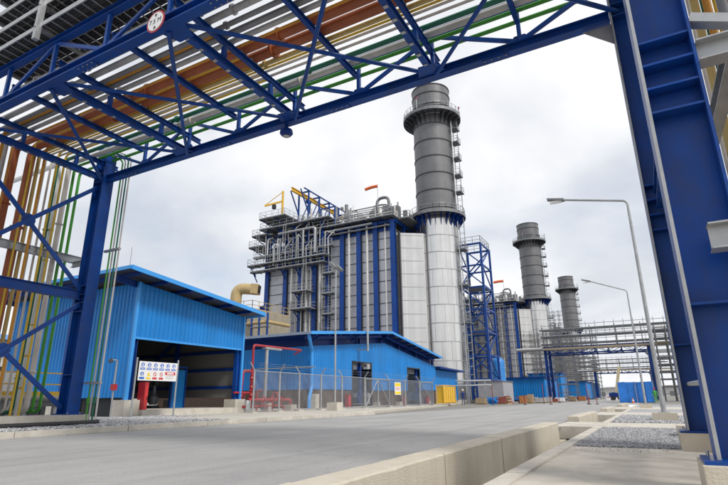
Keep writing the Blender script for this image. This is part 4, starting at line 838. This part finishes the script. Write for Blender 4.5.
    for k in range(12):
        x = rs.uniform(-57.5, -47); y = Yf+rs.uniform(-2.4, 4); h = rs.uniform(.8, 2.6)
        p = MB().tube((x, y, 30.6), (x, y, 30.6+h), rs.choice((.06, .1, .22)), 7).build('vent_pipe', rs.choice((galv, white_paint, galv_mat)), R)
    for x in (-45.4, -43.2): MB().lathe([(0, 29), (.4, 29), (.4, 32.6), (.32, 32.9), (.32, 34.2), (0, 34.2)], (x, Yf+3.0, 0), 14).build('silencer', galv_mat, R)
    for x, y, s, h in ((-40, Yf+1, 1.4, 1.6), (-34.6, Yf+1.6, 1.8, 1.4), (-33.2, Yf+.6, 1.2, 2.2), (-50, Yf, 2.0, 1.2)):
        z0 = 29 if x > -47 else 30.6; MB().box(x, x+s, y, y+s, z0, z0+h).build('roof_cabinet', galv_mat, R, smooth=False)
    MB().path([(-36, Yf+1, 29.2), (-36, Yf+1, 33.2), (-33.8, Yf+1, 33.2), (-33.8, Yf+1, 29.2)], .26, 12, 1.0).build('vent_loop', galv_mat, R)
    for y in (Yf-.3, Yf+4):
        f = MB(); [f.beam((x, y, 29), (x, y, 32.9), .18, .18) for x in (-46.4, -43.6)]; f.beam((-46.4, y, 32.9), (-43.6, y, 32.9), .18, .22); f.build('equipment_frame', steel_blue, R, smooth=False)
    # rear gas inlet duct sloping down to the turbine
    MB().prism([(XA+.2, Yf+1, .5), (XA+.2, Yf+1, 20), (XA-1.5, Yf+1, 17), (XA-9, Yf+4, 7.5), (XA-9, Yf+4, .5)], (0, 9, 0)).build('inlet_duct', clad_grey, R, smooth=False)
    MB().ibeam((XA-1.3, Yf+.4, 0), (XA-1.3, Yf+.4, 17), .6, .6, .05, .04, (1, 0, 0)).build('column', steel_blue, R, smooth=False)
    return R
st1 = stack_unit('nearest and tallest-looking grey and silver chimney stack')
bo1 = boiler('nearest boiler house, grey panels between blue columns, topped by a yellow crane')
DY = 86.2
move_copy(st1, (0, DY, 0), 'middle of the three grey and silver chimney stacks')
move_copy(st1, (0, 2*DY, 0), 'farthest and smallest-looking grey and silver chimney stack')
move_copy(bo1, (0, DY, 0), 'second boiler house, wrapped in scaffolding behind the blue lattice tower')
move_copy(bo1, (0, 2*DY, 0), 'farthest boiler house, beside the smallest-looking stack')
# monorail gantry, jib crane, wind sock
R = thing('monorail_gantry', 'yellow lifting beam on blue lattice frame above the nearest boiler house', 'crane', (-50.8, 76, 30.6))
MB().ibeam((-51.2, 67.2, 36.9), (-51.2, 86, 36.9), .7, .4, .05, .04).build('lifting_beam', yellow, R, smooth=False)
for y in (71, 74.5, 78, 81.5, 85):
    for s in (-1.1, 1.1): MB().beam((-51.2+s, y, 30.6), (-51.2+s, y, 37.6), .25, .25).build('leg', steel_blue, R, smooth=False)
    MB().beam((-52.4, y, 37.6), (-50.0, y, 37.6), .25, .25).build('cross_head', steel_blue, R, smooth=False)
for s in (-1.1, 1.1):
    MB().beam((-51.2+s, 69.5, 37.75), (-51.2+s, 85.3, 37.75), .2, .2).build('top_rail', steel_blue, R, smooth=False)
    MB().beam((-51.2+s, 68.4, 37.2), (-51.2+s, 71, 33.4), .18, .18).build('knee_brace', steel_blue, R, smooth=False)
    for a in (71, 74.5, 78, 81.5): MB().beam((-51.2+s, a, 31), (-51.2+s, a+3.5, 37.3), .14, .14).build('lattice', steel_blue, R, smooth=False)
MB().box(-51.5, -50.9, 72, 73, 35.9, 36.5).build('hoist', steel_blue2, R)
R = thing('jib_crane', 'small yellow jib crane on the left corner platform of the nearest boiler house', 'crane', (-54.2, 69, 32.3))
MB().tube((-54.2, 68.6, 32.3), (-54.2, 68.6, 37.6), .2, 10).build('mast', yellow, R); MB().beam((-54.2, 68.6, 35.6), (-57.4, 67.4, 34.9), .2, .3).build('jib', yellow, R, smooth=False)
MB().tube((-54.2, 68.6, 37.5), (-57.2, 67.45, 35.1), .07, 6).build('tie_rod', yellow, R); MB().box(-56.0, -55.4, 67.8, 68.3, 34.2, 35.0).build('hoist', dark, R)
R = thing('wind_sock', 'orange wind sock flying above the nearest boiler house', 'wind sock', (-36, 70.5, 29)); MB().tube((-35.6, 70.5, 29), (-35.6, 70.5, 35.6), .05, 6).build('mast', galv, R)
MB().path([(-35.6, 70.5, 35.3), (-36.6, 70.3, 35.25), (-37.8, 70.1, 34.95)], .26, 10, .5).build('sock', orange, R)
R = thing('wind_sock', 'red wind sock above the second boiler house', 'wind sock', (-36, 70.5+DY, 29)); MB().tube((-35.6, 70.5+DY, 29), (-35.6, 70.5+DY, 36.0), .06, 6).build('mast', galv, R)
MB().path([(-35.6, 70.5+DY, 35.7), (-36.8, 70.3+DY, 35.7), (-38.6, 70.1+DY, 35.5)], .4, 10, .5).build('sock', orange, R)
# gas turbine area behind the shed : cream gooseneck duct, platform, yellow pipe work
R = thing('gooseneck_duct', 'cream bent ventilation duct rising behind the shed roof', 'duct', (-50.5, 55, 0))
MB().tube((-51.3, 55, 0), (-51.3, 55, 11.5), 1.2, 24).build('base_stub', cream, R); 
mb = MB(); mb.path([(-51.3, 55, 11), (-51.3, 55, 16.5), (-49.0, 56.0, 16.3)], .8, 20, 1.6, 8); mb.build('bend', cream, R)
d = Vector((2.7, 1.2, -.3)).normalized(); p = Vector((-49.0, 56.0, 16.3)); mb = MB(); mb.beam(p-d*.2, p+d*.9, 1.55, 1.4); mb.build('hood', cream, R, smooth=False); mb = MB(); mb.beam(p+d*.9, p+d*.92, 1.3, 1.15); mb.build('louvre', dark, R, smooth=False)
R = thing('turbine_platform', 'cream handrailed enclosure roof with yellow pipework behind the shed', 'platform', (-50, 56, 0))
MB().box(-58, -46.8, 53.5, 62, 0, 12.9).build('enclosure', mat('beige enclosure', (.34, .30, .23), .6, 0, .1, 1, 0, 1, .3), R, smooth=False)
mb = MB(); railing(mb, [(-58, 53.6, 12.9), (-46.9, 53.6, 12.9), (-46.9, 62, 12.9)], 1.2, .045); mb.build('railing', cream, R)
for z in (6.5, 8.6, 10.8): MB().path([(-47.5, 53.2, z), (-43.8, 53.2, z), (-43.8, 58, z)], .25, 8).build('pipe', [yellow, cream, galv][int(z) % 3], R); MB().box(-46.5, -43.4, 52.8, 53.45, z-.7, z-.6).build('walkway', galv_mat, R)
for x in (-46.3, -45, -43.6): MB().beam((x, 53.0, 0), (x, 53.0, 12), .2, .2).build('post', steel_blue, R)
# pale building peeping left of the shed
R = thing('store_building', 'pale low store building far behind the left pipes', 'building', (-45, 24, 0))
MB().box(-60, -40, 14, 44, 0, 5).build('walls', white_paint, R, smooth=False); MB().prism([(-39, 13, 5), (-61, 13, 5), (-50, 13, 6.6)], (0, 32, 0)).build('roof', clad_blue, R, smooth=False)
for y in (18, 24, 30, 36): MB().box(-39.98, -39.9, y, y+2, 1.8, 3.2).build('window', dark, R)

# blue lattice tower between units
def lattice(name, label, x0, x1, y0, y1, h, lifts, mt, cat='tower', diag=True, leg=.32):
    R = thing(name, label, cat, ((x0+x1)/2, (y0+y1)/2, 0))
    cs = [(x0, y0), (x1, y0), (x1, y1), (x0, y1)]
    for x, y in cs: MB().beam((x, y, 0), (x, y, h), leg, leg).build('leg', mt, R, smooth=False); MB().box(x-.5, x+.5, y-.5, y+.5, -.05, .3).build('footing', concrete, R)
    for i in range(lifts):
        za, zb = h*i/lifts, h*(i+1)/lifts
        for k in range(4):
            a, b_ = cs[k], cs[(k+1) % 4]
            MB().beam((*a, zb-.1), (*b_, zb-.1), leg*.7, leg*.8).build('girt', mt, R, smooth=False)
            if diag:
                p, q = ((*a, za), (*b_, zb)) if (i+k) % 2 else ((*b_, za), (*a, zb)); MB().beam(p, q, leg*.5, leg*.6).build('diagonal', mt, R, smooth=False)
    return R
T1 = lattice('lattice_tower', 'tall blue lattice steel tower right of the nearest stack', -25.3, -21.4, 80, 85.4, 25.6, 7, steel_blue)
mb = MB(); railing(mb, [(-25.3, 80, 25.6), (-21.4, 80, 25.6), (-21.4, 85.4, 25.6), (-25.3, 85.4, 25.6)], 1.2, .05, 1.4, True); mb.build('railing', galv, T1)
for i in range(7):
    for y in (80, 85.4): z = 25.6/7*i; p, q = ((-25.3, y, z), (-21.4, y, z+25.6/7)); MB().beam(p if i % 2 == (y < 82) else (q[0], y, p[2]), q if i % 2 == (y < 82) else (p[0], y, q[2]), .12, .15).build('diagonal', steel_blue, T1, smooth=False)
for z in (11, 18.3): MB().box(-25, -21.7, 80.5, 85, z, z+.12).build('landing', galv_mat, T1)
# scaffolds round units 2 and 3
def scaffold(label, x0, x1, y0, y1, z1, dx=2.2, dz=2.0):
    R = thing('scaffold', label, 'scaffolding', ((x0+x1)/2, (y0+y1)/2, 0), 'scaffolds round the farther units'); k = 0
    nx = max(1, round((x1-x0)/dx)); ny = max(1, round((y1-y0)/dx)); nz_ = round(z1/dz); rr = .065
    for i in range(nx+1):
        x = x0+(x1-x0)*i/nx
        mb = MB(); [mb.tube((x, y0+(y1-y0)*j/ny, 0), (x, y0+(y1-y0)*j/ny, z1+random.uniform(-.6, 1.6)), rr, 4) for j in range(ny+1)]; mb.build('standards', galv_mat, R)
    for q in range(1, nz_+1):
        z = q*dz; mb = MB()
        for j in range(ny+1): mb.tube((x0-.4, y0+(y1-y0)*j/ny, z), (x1+.4, y0+(y1-y0)*j/ny, z), rr*.9, 4)
        for i in range(nx+1): mb.tube((x0+(x1-x0)*i/nx, y0-.4, z), (x0+(x1-x0)*i/nx, y1+.4, z), rr*.9, 4)
        mb.build('ledgers', galv_mat, R)
        if q % 2 == 0: MB().box(x0, x1, y0+.1, y0+1.0, z+.08, z+.14).build('deck', mat('scaffold boards', (.33, .27, .19), .8), R)
    return R
scaffold('scaffold against the near face of the second boiler house', -46, -35.4, 152.8, 155.0, 27.5, 1.75, 2.1)
scaffold('scaffold at the foot of the middle stack', -35, -21.5, 157, 163, 19, 2.0, 1.7)
scaffold('low scaffold in front of the second unit', -24, -15, 128, 134, 10, 2.2, 1.8)
scaffold('tall scaffold between the middle and farthest stacks', -40, -26, 226, 232, 35, 2.0, 1.7)
scaffold('scaffold round the foot of the farthest stack', -36, -18, 240, 246, 26, 1.9, 1.7)
scaffold('long scaffold standing on the far right beyond the second pipe bridge', 1.9, 14.5, 96, 104, 11.5, 1.5, 1.15)
scaffold('far scaffold under the second pipe bridge, left of the road', -22, -16.5, 200, 212, 15, 1.8, 1.6)
# blue storage tank and small blue buildings at units 2, 3
R = thing('blue_tank', 'upright light blue tank beside the lattice tower', 'tank', (-22.7, 90, 0)); MB().lathe([(0, .4), (1.15, .4), (1.15, 6.6), (1.0, 7.1), (.5, 7.5), (0, 7.6)], (-22.7, 90, 0), 24).build('shell', mat('tank blue', (.03, .22, .58), .4), R)
mb = MB(); [mb.lathe([(1.15, z), (1.2, z+.05), (1.15, z+.1)], (-22.7, 90, 0), 24) for z in (1.5, 3.5, 5.5)]; mb.build('bands', trim_blue, R); MB().lathe([(0, -.05), (1.4, -.05), (1.4, .4), (0, .4)], (-22.7, 90, 0), 20).build('plinth', concrete, R)
for k, (x0, x1, y0, y1, h, lb) in enumerate(((-30, -19, 112, 128, 4.6, 'low blue building in front of the second boiler house'), (-28, -20, 142, 152, 6.6, 'taller blue building at the foot of the middle stack'), (-24, -17.6, 176, 196, 5.2, 'blue building between second and third units'), (-26, -18, 214, 230, 5.5, 'farthest blue building near the third stack'))):
    R = thing('site_building', lb, 'building', (x1, y0, 0), 'blue buildings of the farther units')
    mb = MB(); corrug(mb, (x1, y0), (x1, y1), .3, h, (1, 0), .5, .06); mb.build('cladding', clad_blue, R, smooth=False); mb = MB(); corrug(mb, (x0, y0), (x1-.04, y0), .3, h, (0, -1), .5, .06); mb.build('cladding', clad_blue, R, smooth=False)
    MB().box(x0, x1-.1, y0+.1, y1, 0, h-.05).build('core', dark, R); MB().box(x0-.4, x1+.4, y0-.4, y1+.4, h, h+.25).build('roof', steel_blue2, R, smooth=False)
    for q in range(2): MB().box(x1+.07, x1+.1, y0+2+q*5, y0+4.4+q*5, .3, 3).build('door', galv_mat, R)

# far pipe bridges
for k, (Y, lb) in enumerate(((100, 'second blue pipe bridge over the road, with grey pipe tiers and railings'), (192, 'farthest blue pipe bridge, seen under the second one'))):
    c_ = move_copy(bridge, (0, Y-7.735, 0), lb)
    R = thing('pipe_tier', ['grey pipes and railings stacked on the second pipe bridge', 'grey pipes stacked on the farthest pipe bridge'][k], 'pipe rack', (-8, Y, ZT+.1))
    for q in range(7): MB().path([(-21, Y-1.9+.6*q, 9.25), (8+q*.4, Y-1.9+.6*q, 9.25), (8+q*.4, Y-1.9+.6*q, .2)], [.22, .12, .18, .1, .2, .15, .12][q], 8).build('pipe', [white_paint, galv, galv_mat][q % 3], R)
    for z in (10.0, 11.3, 12.6):
        mb = MB(); [mb.tube((-16.5, Y+s, z), (6, Y+s, z), .10, 6) for s in (-1.8, -1.2, .6)]; mb.build('pipe', galv_mat, R)
        MB().beam((-16.5, Y-2, z-.2), (6, Y-2, z-.2), .1, .12).build('tray', galv_mat, R)
    MB().box(-16.2, 6.5, Y-2.75, Y-2.25, 8.9, 9.25).build('walkway', mat('scaffold boards', (.33, .27, .19), .8), R, smooth=False)
    mb = MB(); [mb.tube((x, Y-2.6, 8.9), (x, Y-2.6, 13.6), .05, 4) for x in [-16+1.5*i for i in range(15)]]; [mb.tube((-16.2, Y-2.6, z), (6.5, Y-2.6, z), .05, 4) for z in (9.8, 10.6, 11.8, 12.5, 13.2)]; mb.build('scaffold_tubes', galv_mat, R)
    mb = MB(); [mb.beam((x, Y+s, ZT), (x, Y+s, 13.0), .14, .14) for x in (-16, -12, -8, -4, 0, 4) for s in (-2, 2)]; mb.build('posts', galv_mat, R, smooth=False)
    mb = MB(); railing(mb, [(-16.5, Y-2.2, 11.4), (5, Y-2.2, 11.4)], 1.2, .05, 2); mb.build('railing', galv, R)

# street lamps at right
def lamp(x, y, h, arm, rise, label):
    R = thing('street_lamp', label, 'street lamp', (x, y, 0), 'street lamps beside the walkway')
    MB().box(x-.38, x+.38, y-.38, y+.38, -.02, .26).build('base_block', concrete_stain, R, smooth=False)
    MB().box(x-.17, x+.17, y-.17, y+.17, .26, .285).build('base_plate', galv, R, smooth=False)
    MB().tube((x, y, .285), (x, y, h-.35), .085, 12, .05).build('pole', galv, R)
    MB().path([(x, y, h-.36), (x, y, h), (x-arm+.45, y, h+rise)], .045, 10, .35).build('arm', galv, R)
    MB().prism([(x-arm-.15, y-.09, h+rise*1.15), (x-arm-.15, y+.09, h+rise*1.15), (x-arm+.5, y+.13, h+rise-.06), (x-arm+.5, y-.13, h+rise-.06)], (0, 0, .09)).build('lamp_head', galv_mat, R, smooth=False)
    MB().box(x-arm-.05, x-arm+.4, y-.08, y+.08, h+rise-.085, h+rise+.0).build('lens', white, R, smooth=False)
    MB().box(x+.09, x+.1, y-.05, y+.05, .8, 1.1).build('hatch', galv_mat, R)
lamp(.27, 20.9, 8.05, 2.75, .5, 'nearer single-arm street lamp on a stained concrete block')
lamp(-.5, 42.5, 8.45, 2.9, 1.0, 'farther single-arm street lamp beyond the gravel beds')
MB_ = MB().box(.35, .95, 12.6, 13.3, -.1, .22).build('footing_block', concrete_stain, None, (.6, 13, 0)); tag(MB_, 'small stained concrete block on the gravel behind the right columns', 'concrete block')

# site clutter near the horizon
def person(label, x, y, face, shirt, trousers, helmet, h=1.7, vest=None):
    R = thing('person', label, 'person', (x, y, 0))
    bm = bmesh.new(); s = h/1.75
    J = {'pel': (0, 0, .95), 'chest': (0, 0, 1.30), 'neck': (0, 0, 1.48), 'head': (0, .02, 1.62), 'top': (0, .02, 1.72)}
    for sg, n in ((-1, 'l'), (1, 'r')):
        J.update({'hip'+n: (.10*sg, 0, .90), 'kn'+n: (.12*sg, .04, .50), 'an'+n: (.13*sg, .0, .09), 'toe'+n: (.14*sg, .17, .04), 'sh'+n: (.19*sg, 0, 1.40), 'el'+n: (.27*sg, -.03, 1.13), 'wr'+n: (.27*sg, .12, .90), 'ha'+n: (.26*sg, .17, .82)})
    rad_ = {'pel': .15, 'chest': .16, 'neck': .06, 'head': .10, 'top': .06, 'hip': .10, 'kn': .07, 'an': .05, 'toe': .045, 'sh': .075, 'el': .05, 'wr': .038, 'ha': .04}
    E_ = [('pel', 'chest'), ('chest', 'neck'), ('neck', 'head'), ('head', 'top')]
    for n in 'lr': E_ += [('pel', 'hip'+n), ('hip'+n, 'kn'+n), ('kn'+n, 'an'+n), ('an'+n, 'toe'+n), ('chest', 'sh'+n), ('sh'+n, 'el'+n), ('el'+n, 'wr'+n), ('wr'+n, 'ha'+n)]
    names = list(J); vs = {n: bm.verts.new(Vector(J[n])*s) for n in names}; [bm.edges.new((vs[a], vs[b_])) for a, b_ in E_]
    me = bpy.data.meshes.new('body'); bm.to_mesh(me); bm.free(); o = bpy.data.objects.new('body', me); COL.objects.link(o)
    md = o.modifiers.new('skin', 'SKIN'); o.modifiers.new('sub', 'SUBSURF').levels = 1
    for n, sv in zip(names, me.skin_vertices[0].data):
        r_ = rad_.get(n, rad_.get(n[:-1], .06))*s; sv.radius = (r_, r_*.8); sv.use_root = n == 'pel'
    dg = bpy.context.evaluated_depsgraph_get(); dg.update(); m2 = bpy.data.meshes.new_from_object(o.evaluated_get(dg)); bpy.data.objects.remove(o)
    skin = mat('skin', (.35, .2, .13), .6); m2.materials.clear(); [m2.materials.append(q) for q in (shirt, trousers, skin, dark, vest or shirt)]
    for p in m2.polygons:
        z = p.center.z/s; p.use_smooth = True
        p.material_index = 3 if z < .10 else 1 if (z < .96 and abs(p.center.x) < .22*s) else 2 if (z > 1.47 or z < .9) else 4 if (z > 1.0 and abs(p.center.x) < .17*s) else 0
    m2.transform(Matrix.Rotation(face, 4, 'Z')); b_ = bpy.data.objects.new('body', m2); COL.objects.link(b_); b_.parent = R; ORG[b_.name] = ORG[R.name]
    MB().lathe([(.15*s, 1.68*s), (.125*s, 1.69*s), (.12*s, 1.76*s), (.07*s, 1.82*s), (0, 1.83*s)], (x, y, 0), 14).build('helmet', helmet, R)
    return R
navy = mat('navy overalls', (.01, .03, .16), .8); hv = mat('green vest', (.08, .36, .07), .7); 
p_ = person('worker in navy overalls and white helmet near the annex', -20.2, 62, .4, navy, navy, white, 1.75)
p_ = person('worker in bright green vest and red helmet beside the far street lamp', .3, 71, 3.0, hv, hv, red, 1.7, hv)
def crate(x, y, w_, d_, h, mt, label, cat='crate', name='site_crate'):
    R = thing(name, label, cat, (x, y, 0), 'site materials near the far units'); z0 = 0
    MB().box(x-w_/2, x+w_/2, y-d_/2, y+d_/2, z0+.12, h).build('load', mt, R, smooth=False)
    for s in (-.4, 0, .4): MB().box(x-w_/2, x+w_/2, y+s*d_-.06, y+s*d_+.06, z0, .119).build('bearer', mat('timber', (.35, .24, .13), .8), R, smooth=False)
    MB().box(x-w_/2-.01, x+w_/2+.01, y-.05, y+.05, .12, h+.01).build('strap', dark, R, smooth=False)
tan = mat('tan board', (.40, .29, .18), .8, 0, .15, 2); orb = mat('orange material', (.42, .17, .06), .85, 0, .25, 3); conc2 = mat('grey sacks', (.42, .41, .40), .85)
dred = mat('faded red', (.26, .07, .055), .8, 0, .2, 2)
CR = [(-19.3, 66.5, 1.5, 1.2, 1.0, tan, 'tan board crate behind the worker in navy overalls'), (-17.0, 68, 1.5, 1.3, 1.1, dred, 'faded red bundle nearest the worker in navy overalls'), (-15.6, 74, 1.1, 1.0, 1.3, orb, 'orange bundle among the stored materials'),
      (-14.9, 75.5, .9, 1.1, 1.5, tan, 'tall tan crate right of the orange bundle'), (-14.2, 79, 1.7, 1.2, .9, conc2, 'grey sack pile right of the tall tan crate'), (-14.0, 84, 1.3, 1.3, 1.0, conc2, 'grey sack pile left of the small red bundle'), (-13.6, 88, 1.0, 1.0, .7, dred, 'small faded red bundle before the far bridge column'), (-13.6, 93, 1.8, 1.4, .9, white, 'white sheet-covered pile at the far bridge foot'), (-13.2, 106, 1.4, 1.4, 1.1, tan, 'tan crate behind the far bridge column'), (-12.8, 118, 1.6, 1.4, 1.2, orb, 'orange crate farthest down the road edge')]
for px, Y, w_, d_, h, mt, lb in CR: crate(px, Y, w_*.8, d_*.8, h*.8, mt, lb)
rs = random.Random(21)
for k in range(26):                                         # low heaps of boards, pipes and sacks along the road edge
    y = 66+k*2.6+rs.uniform(-1, 1); x = -14.4-rs.uniform(0, 4.5) if y < 96 else -13.4-rs.uniform(0, 5); mt = rs.choice((tan, conc2, conc2, galv_mat, dred, clad_blue, galv_mat)); nm = {tan.name: 'tan boards', conc2.name: 'grey sacks', galv_mat.name: 'steel tubes', dred.name: 'faded red sections', clad_blue.name: 'blue sheets'}[mt.name]
    R = thing('material_heap', f'low heap of {nm}, {(ORD+["eleventh","twelfth","thirteenth"])[k % 13]} {"nearer" if k < 13 else "farther"} one along the road edge', 'heap', (x, y, 0), 'low heaps along the road edge')
    for q in range(rs.randint(3, 6)):
        a, l, z = rs.uniform(-.5, .5), rs.uniform(.5, 1.6), .08+.17*q
        MB().beam((x-l*math.cos(a)/2, y-l*math.sin(a)/2, z), (x+l*math.cos(a)/2, y+l*math.sin(a)/2, z+rs.uniform(-.02, .03)), rs.uniform(.25, .9), .16).build('piece', mt, R, smooth=False)
R = thing('grey_container', 'grey site container standing left of the stored materials', 'container', (-19.5, 76, 0))
MB().box(-21.8, -18.2, 74, 80, .1, 3.0).build('body', mat('container grey', (.33, .32, .34), .7, 0, .1, 1, 0, 1, .3), R, smooth=False); mb = MB(); [mb.box(-21.82, -18.18, 74.06+.5*i, 74.26+.5*i, .3, 2.8) for i in range(12)]; mb.build('ribs', clad_grey, R, smooth=False); MB().box(-21.9, -18.1, 73.9, 80.1, 3.0, 3.1).build('roof', galv_mat, R)
R = thing('pipe_trestle', 'pale pipe trestle in front of the grey container', 'pipe rack', (-20, 68, 0))
for x in (-24, -21.5, -19.2): MB().beam((x, 68.5, 0), (x, 68.5, 3.0), .14, .14).build('post', galv, R)
for z in (2.4, 3.0): MB().tube((-24.6, 68.5, z), (-18.4, 68.5, z), .1, 8).build('pipe', white_paint, R)
for k, (x, y) in enumerate(((-16.6, 62), (-12.9, 74), (-11.9, 80.5), (-6.6, 66), (-6.2, 63), (-5.4, 63), (-12.5, 60), (-10.4, 64))):
    R = thing('rope_post', f'dark red rope post, {ORD[k]} one along the road end', 'post', (x, y, 0), 'red rope posts at the road end'); h = (2.2, 2.6, 2.8, 2.3, .9, .8, 1, 1)[k]
    MB().tube((x, y, 0), (x, y, h), .04, 8).build('post', mat('dark red', (.22, .02, .025), .6), R); MB().lathe([(0, 0), (.2, 0), (.2, .06), (0, .08)], (x, y, 0), 12).build('foot', dark, R)
for k in range(10):
    x = -9.2+.95*k; y = 138; R = thing('road_barrier', f'{"red" if k % 2 else "white"} plastic road barrier, {ORD[k]} from the left across the far road', 'barrier', (x, y, 0), 'red and white barriers across the far road')
    MB().prism([(x-.48, y-.25, 0), (x-.48, y+.25, 0), (x-.48, y+.1, 1.05), (x-.48, y-.1, 1.05)], (.94, 0, 0)).build('body', red if k % 2 else white, R, smooth=False); MB().box(x-.3, x+.3, y-.18, y-.14, .6, .8).build('reflector', white if k % 2 else red, R)
# blue tarpaulin enclosure on the road end
R = thing('tarpaulin_tent', 'bright blue tarpaulin covered shelter at the end of the road', 'tent', (-1.5, 92, 0)); tarp = mat('blue tarpaulin', (.02, .19, .62), .4, 0, .2, .9, .4, 1.5)
x0, x1, y0, y1 = -3.9, .3, 78, 84
mb = MB(); n = 14; rs = random.Random(8)
for i in range(n):
    a, b_ = x0+(x1-x0)*i/n, x0+(x1-x0)*(i+1)/n
    zz = [2.62+rs.uniform(-.03, .03) for _ in range(2)]
    mb.box(a, b_, y0+rs.uniform(-.06, .06), y0+.12, .05, zz[0])
mb.box(x0, x1, y0+.121, y1, .05, 2.55); mb.build('cover', tarp, R, smooth=False); [MB().tube((x, y0-.1, 0), (x, y0-.1, 2.7), .04, 6).build('pole', galv, R) for x in (x0, (x0+x1)/2, x1)]
R = thing('traffic_cone', 'small orange cone before the blue tarpaulin shelter', 'cone', (-2.2, 74, 0)); MB().lathe([(0, .6), (.04, .6), (.14, .04), (.2, .04), (.2, 0), (0, 0)], (-2.2, 74, 0), 14).build('cone', orange, R); MB().lathe([(.076, .42), (.112, .25)], (-2.2, 74, 0), 14).build('stripe', white, R)
# mobile crane with cream boom near the third bridge
R = thing('mobile_crane', 'small dark mobile crane with cream boom at the far road end', 'crane', (-6.6, 130, 0))
MB().box(-8.4, -4.2, 128.8, 131.2, .7, 1.6).build('chassis', steel_blue2, R, smooth=False); MB().box(-5.6, -4.3, 128.9, 131.1, 1.6, 2.9).build('cab', steel_blue2, R, smooth=False); MB().box(-5.5, -4.4, 128.84, 128.9, 2.0, 2.7).build('window', dark, R); MB().beam((-6.9, 130, 1.8), (-5.6, 130, 7.2), .55, .6, (1, 0, 0)).build('boom', mat('boom cream', (.62, .52, .32), .5), R, smooth=False)
for x in (-7.7, -6.3, -4.9):
    for y in (128.9, 131.1): MB().tube((x, y-.2, .5), (x, y+.2, .5), .5, 16).build('wheel', black, R)
# far low sheds closing the horizon
for k, (x, y, w_, h) in enumerate(((10, 330, 34, 5.5), (-22, 380, 30, 6), (40, 300, 36, 6), (-80, 420, 60, 8))):
    R = thing('far_warehouse', ['pale distant warehouse straight down the road', 'pale distant warehouse left of the road end', 'pale distant warehouse at far right', 'widest pale warehouse on the far left horizon'][k], 'warehouse', (x, y, 0), 'distant warehouses'); MB().box(x-w_/2, x+w_/2, y, y+20, 0, h).build('walls', white_paint, R, smooth=False); MB().prism([(x-w_/2-1, y-1, h), (x+w_/2+1, y-1, h), (x, y-1, h+.9)], (0, 22, 0)).build('roof', clad_grey, R, smooth=False)
    for q in range(5): MB().box(x-w_/2+w_*(q+.3)/5, x-w_/2+w_*(q+.7)/5, y-.1, y-.02, 1, h*.6).build('door', galv_mat, R)
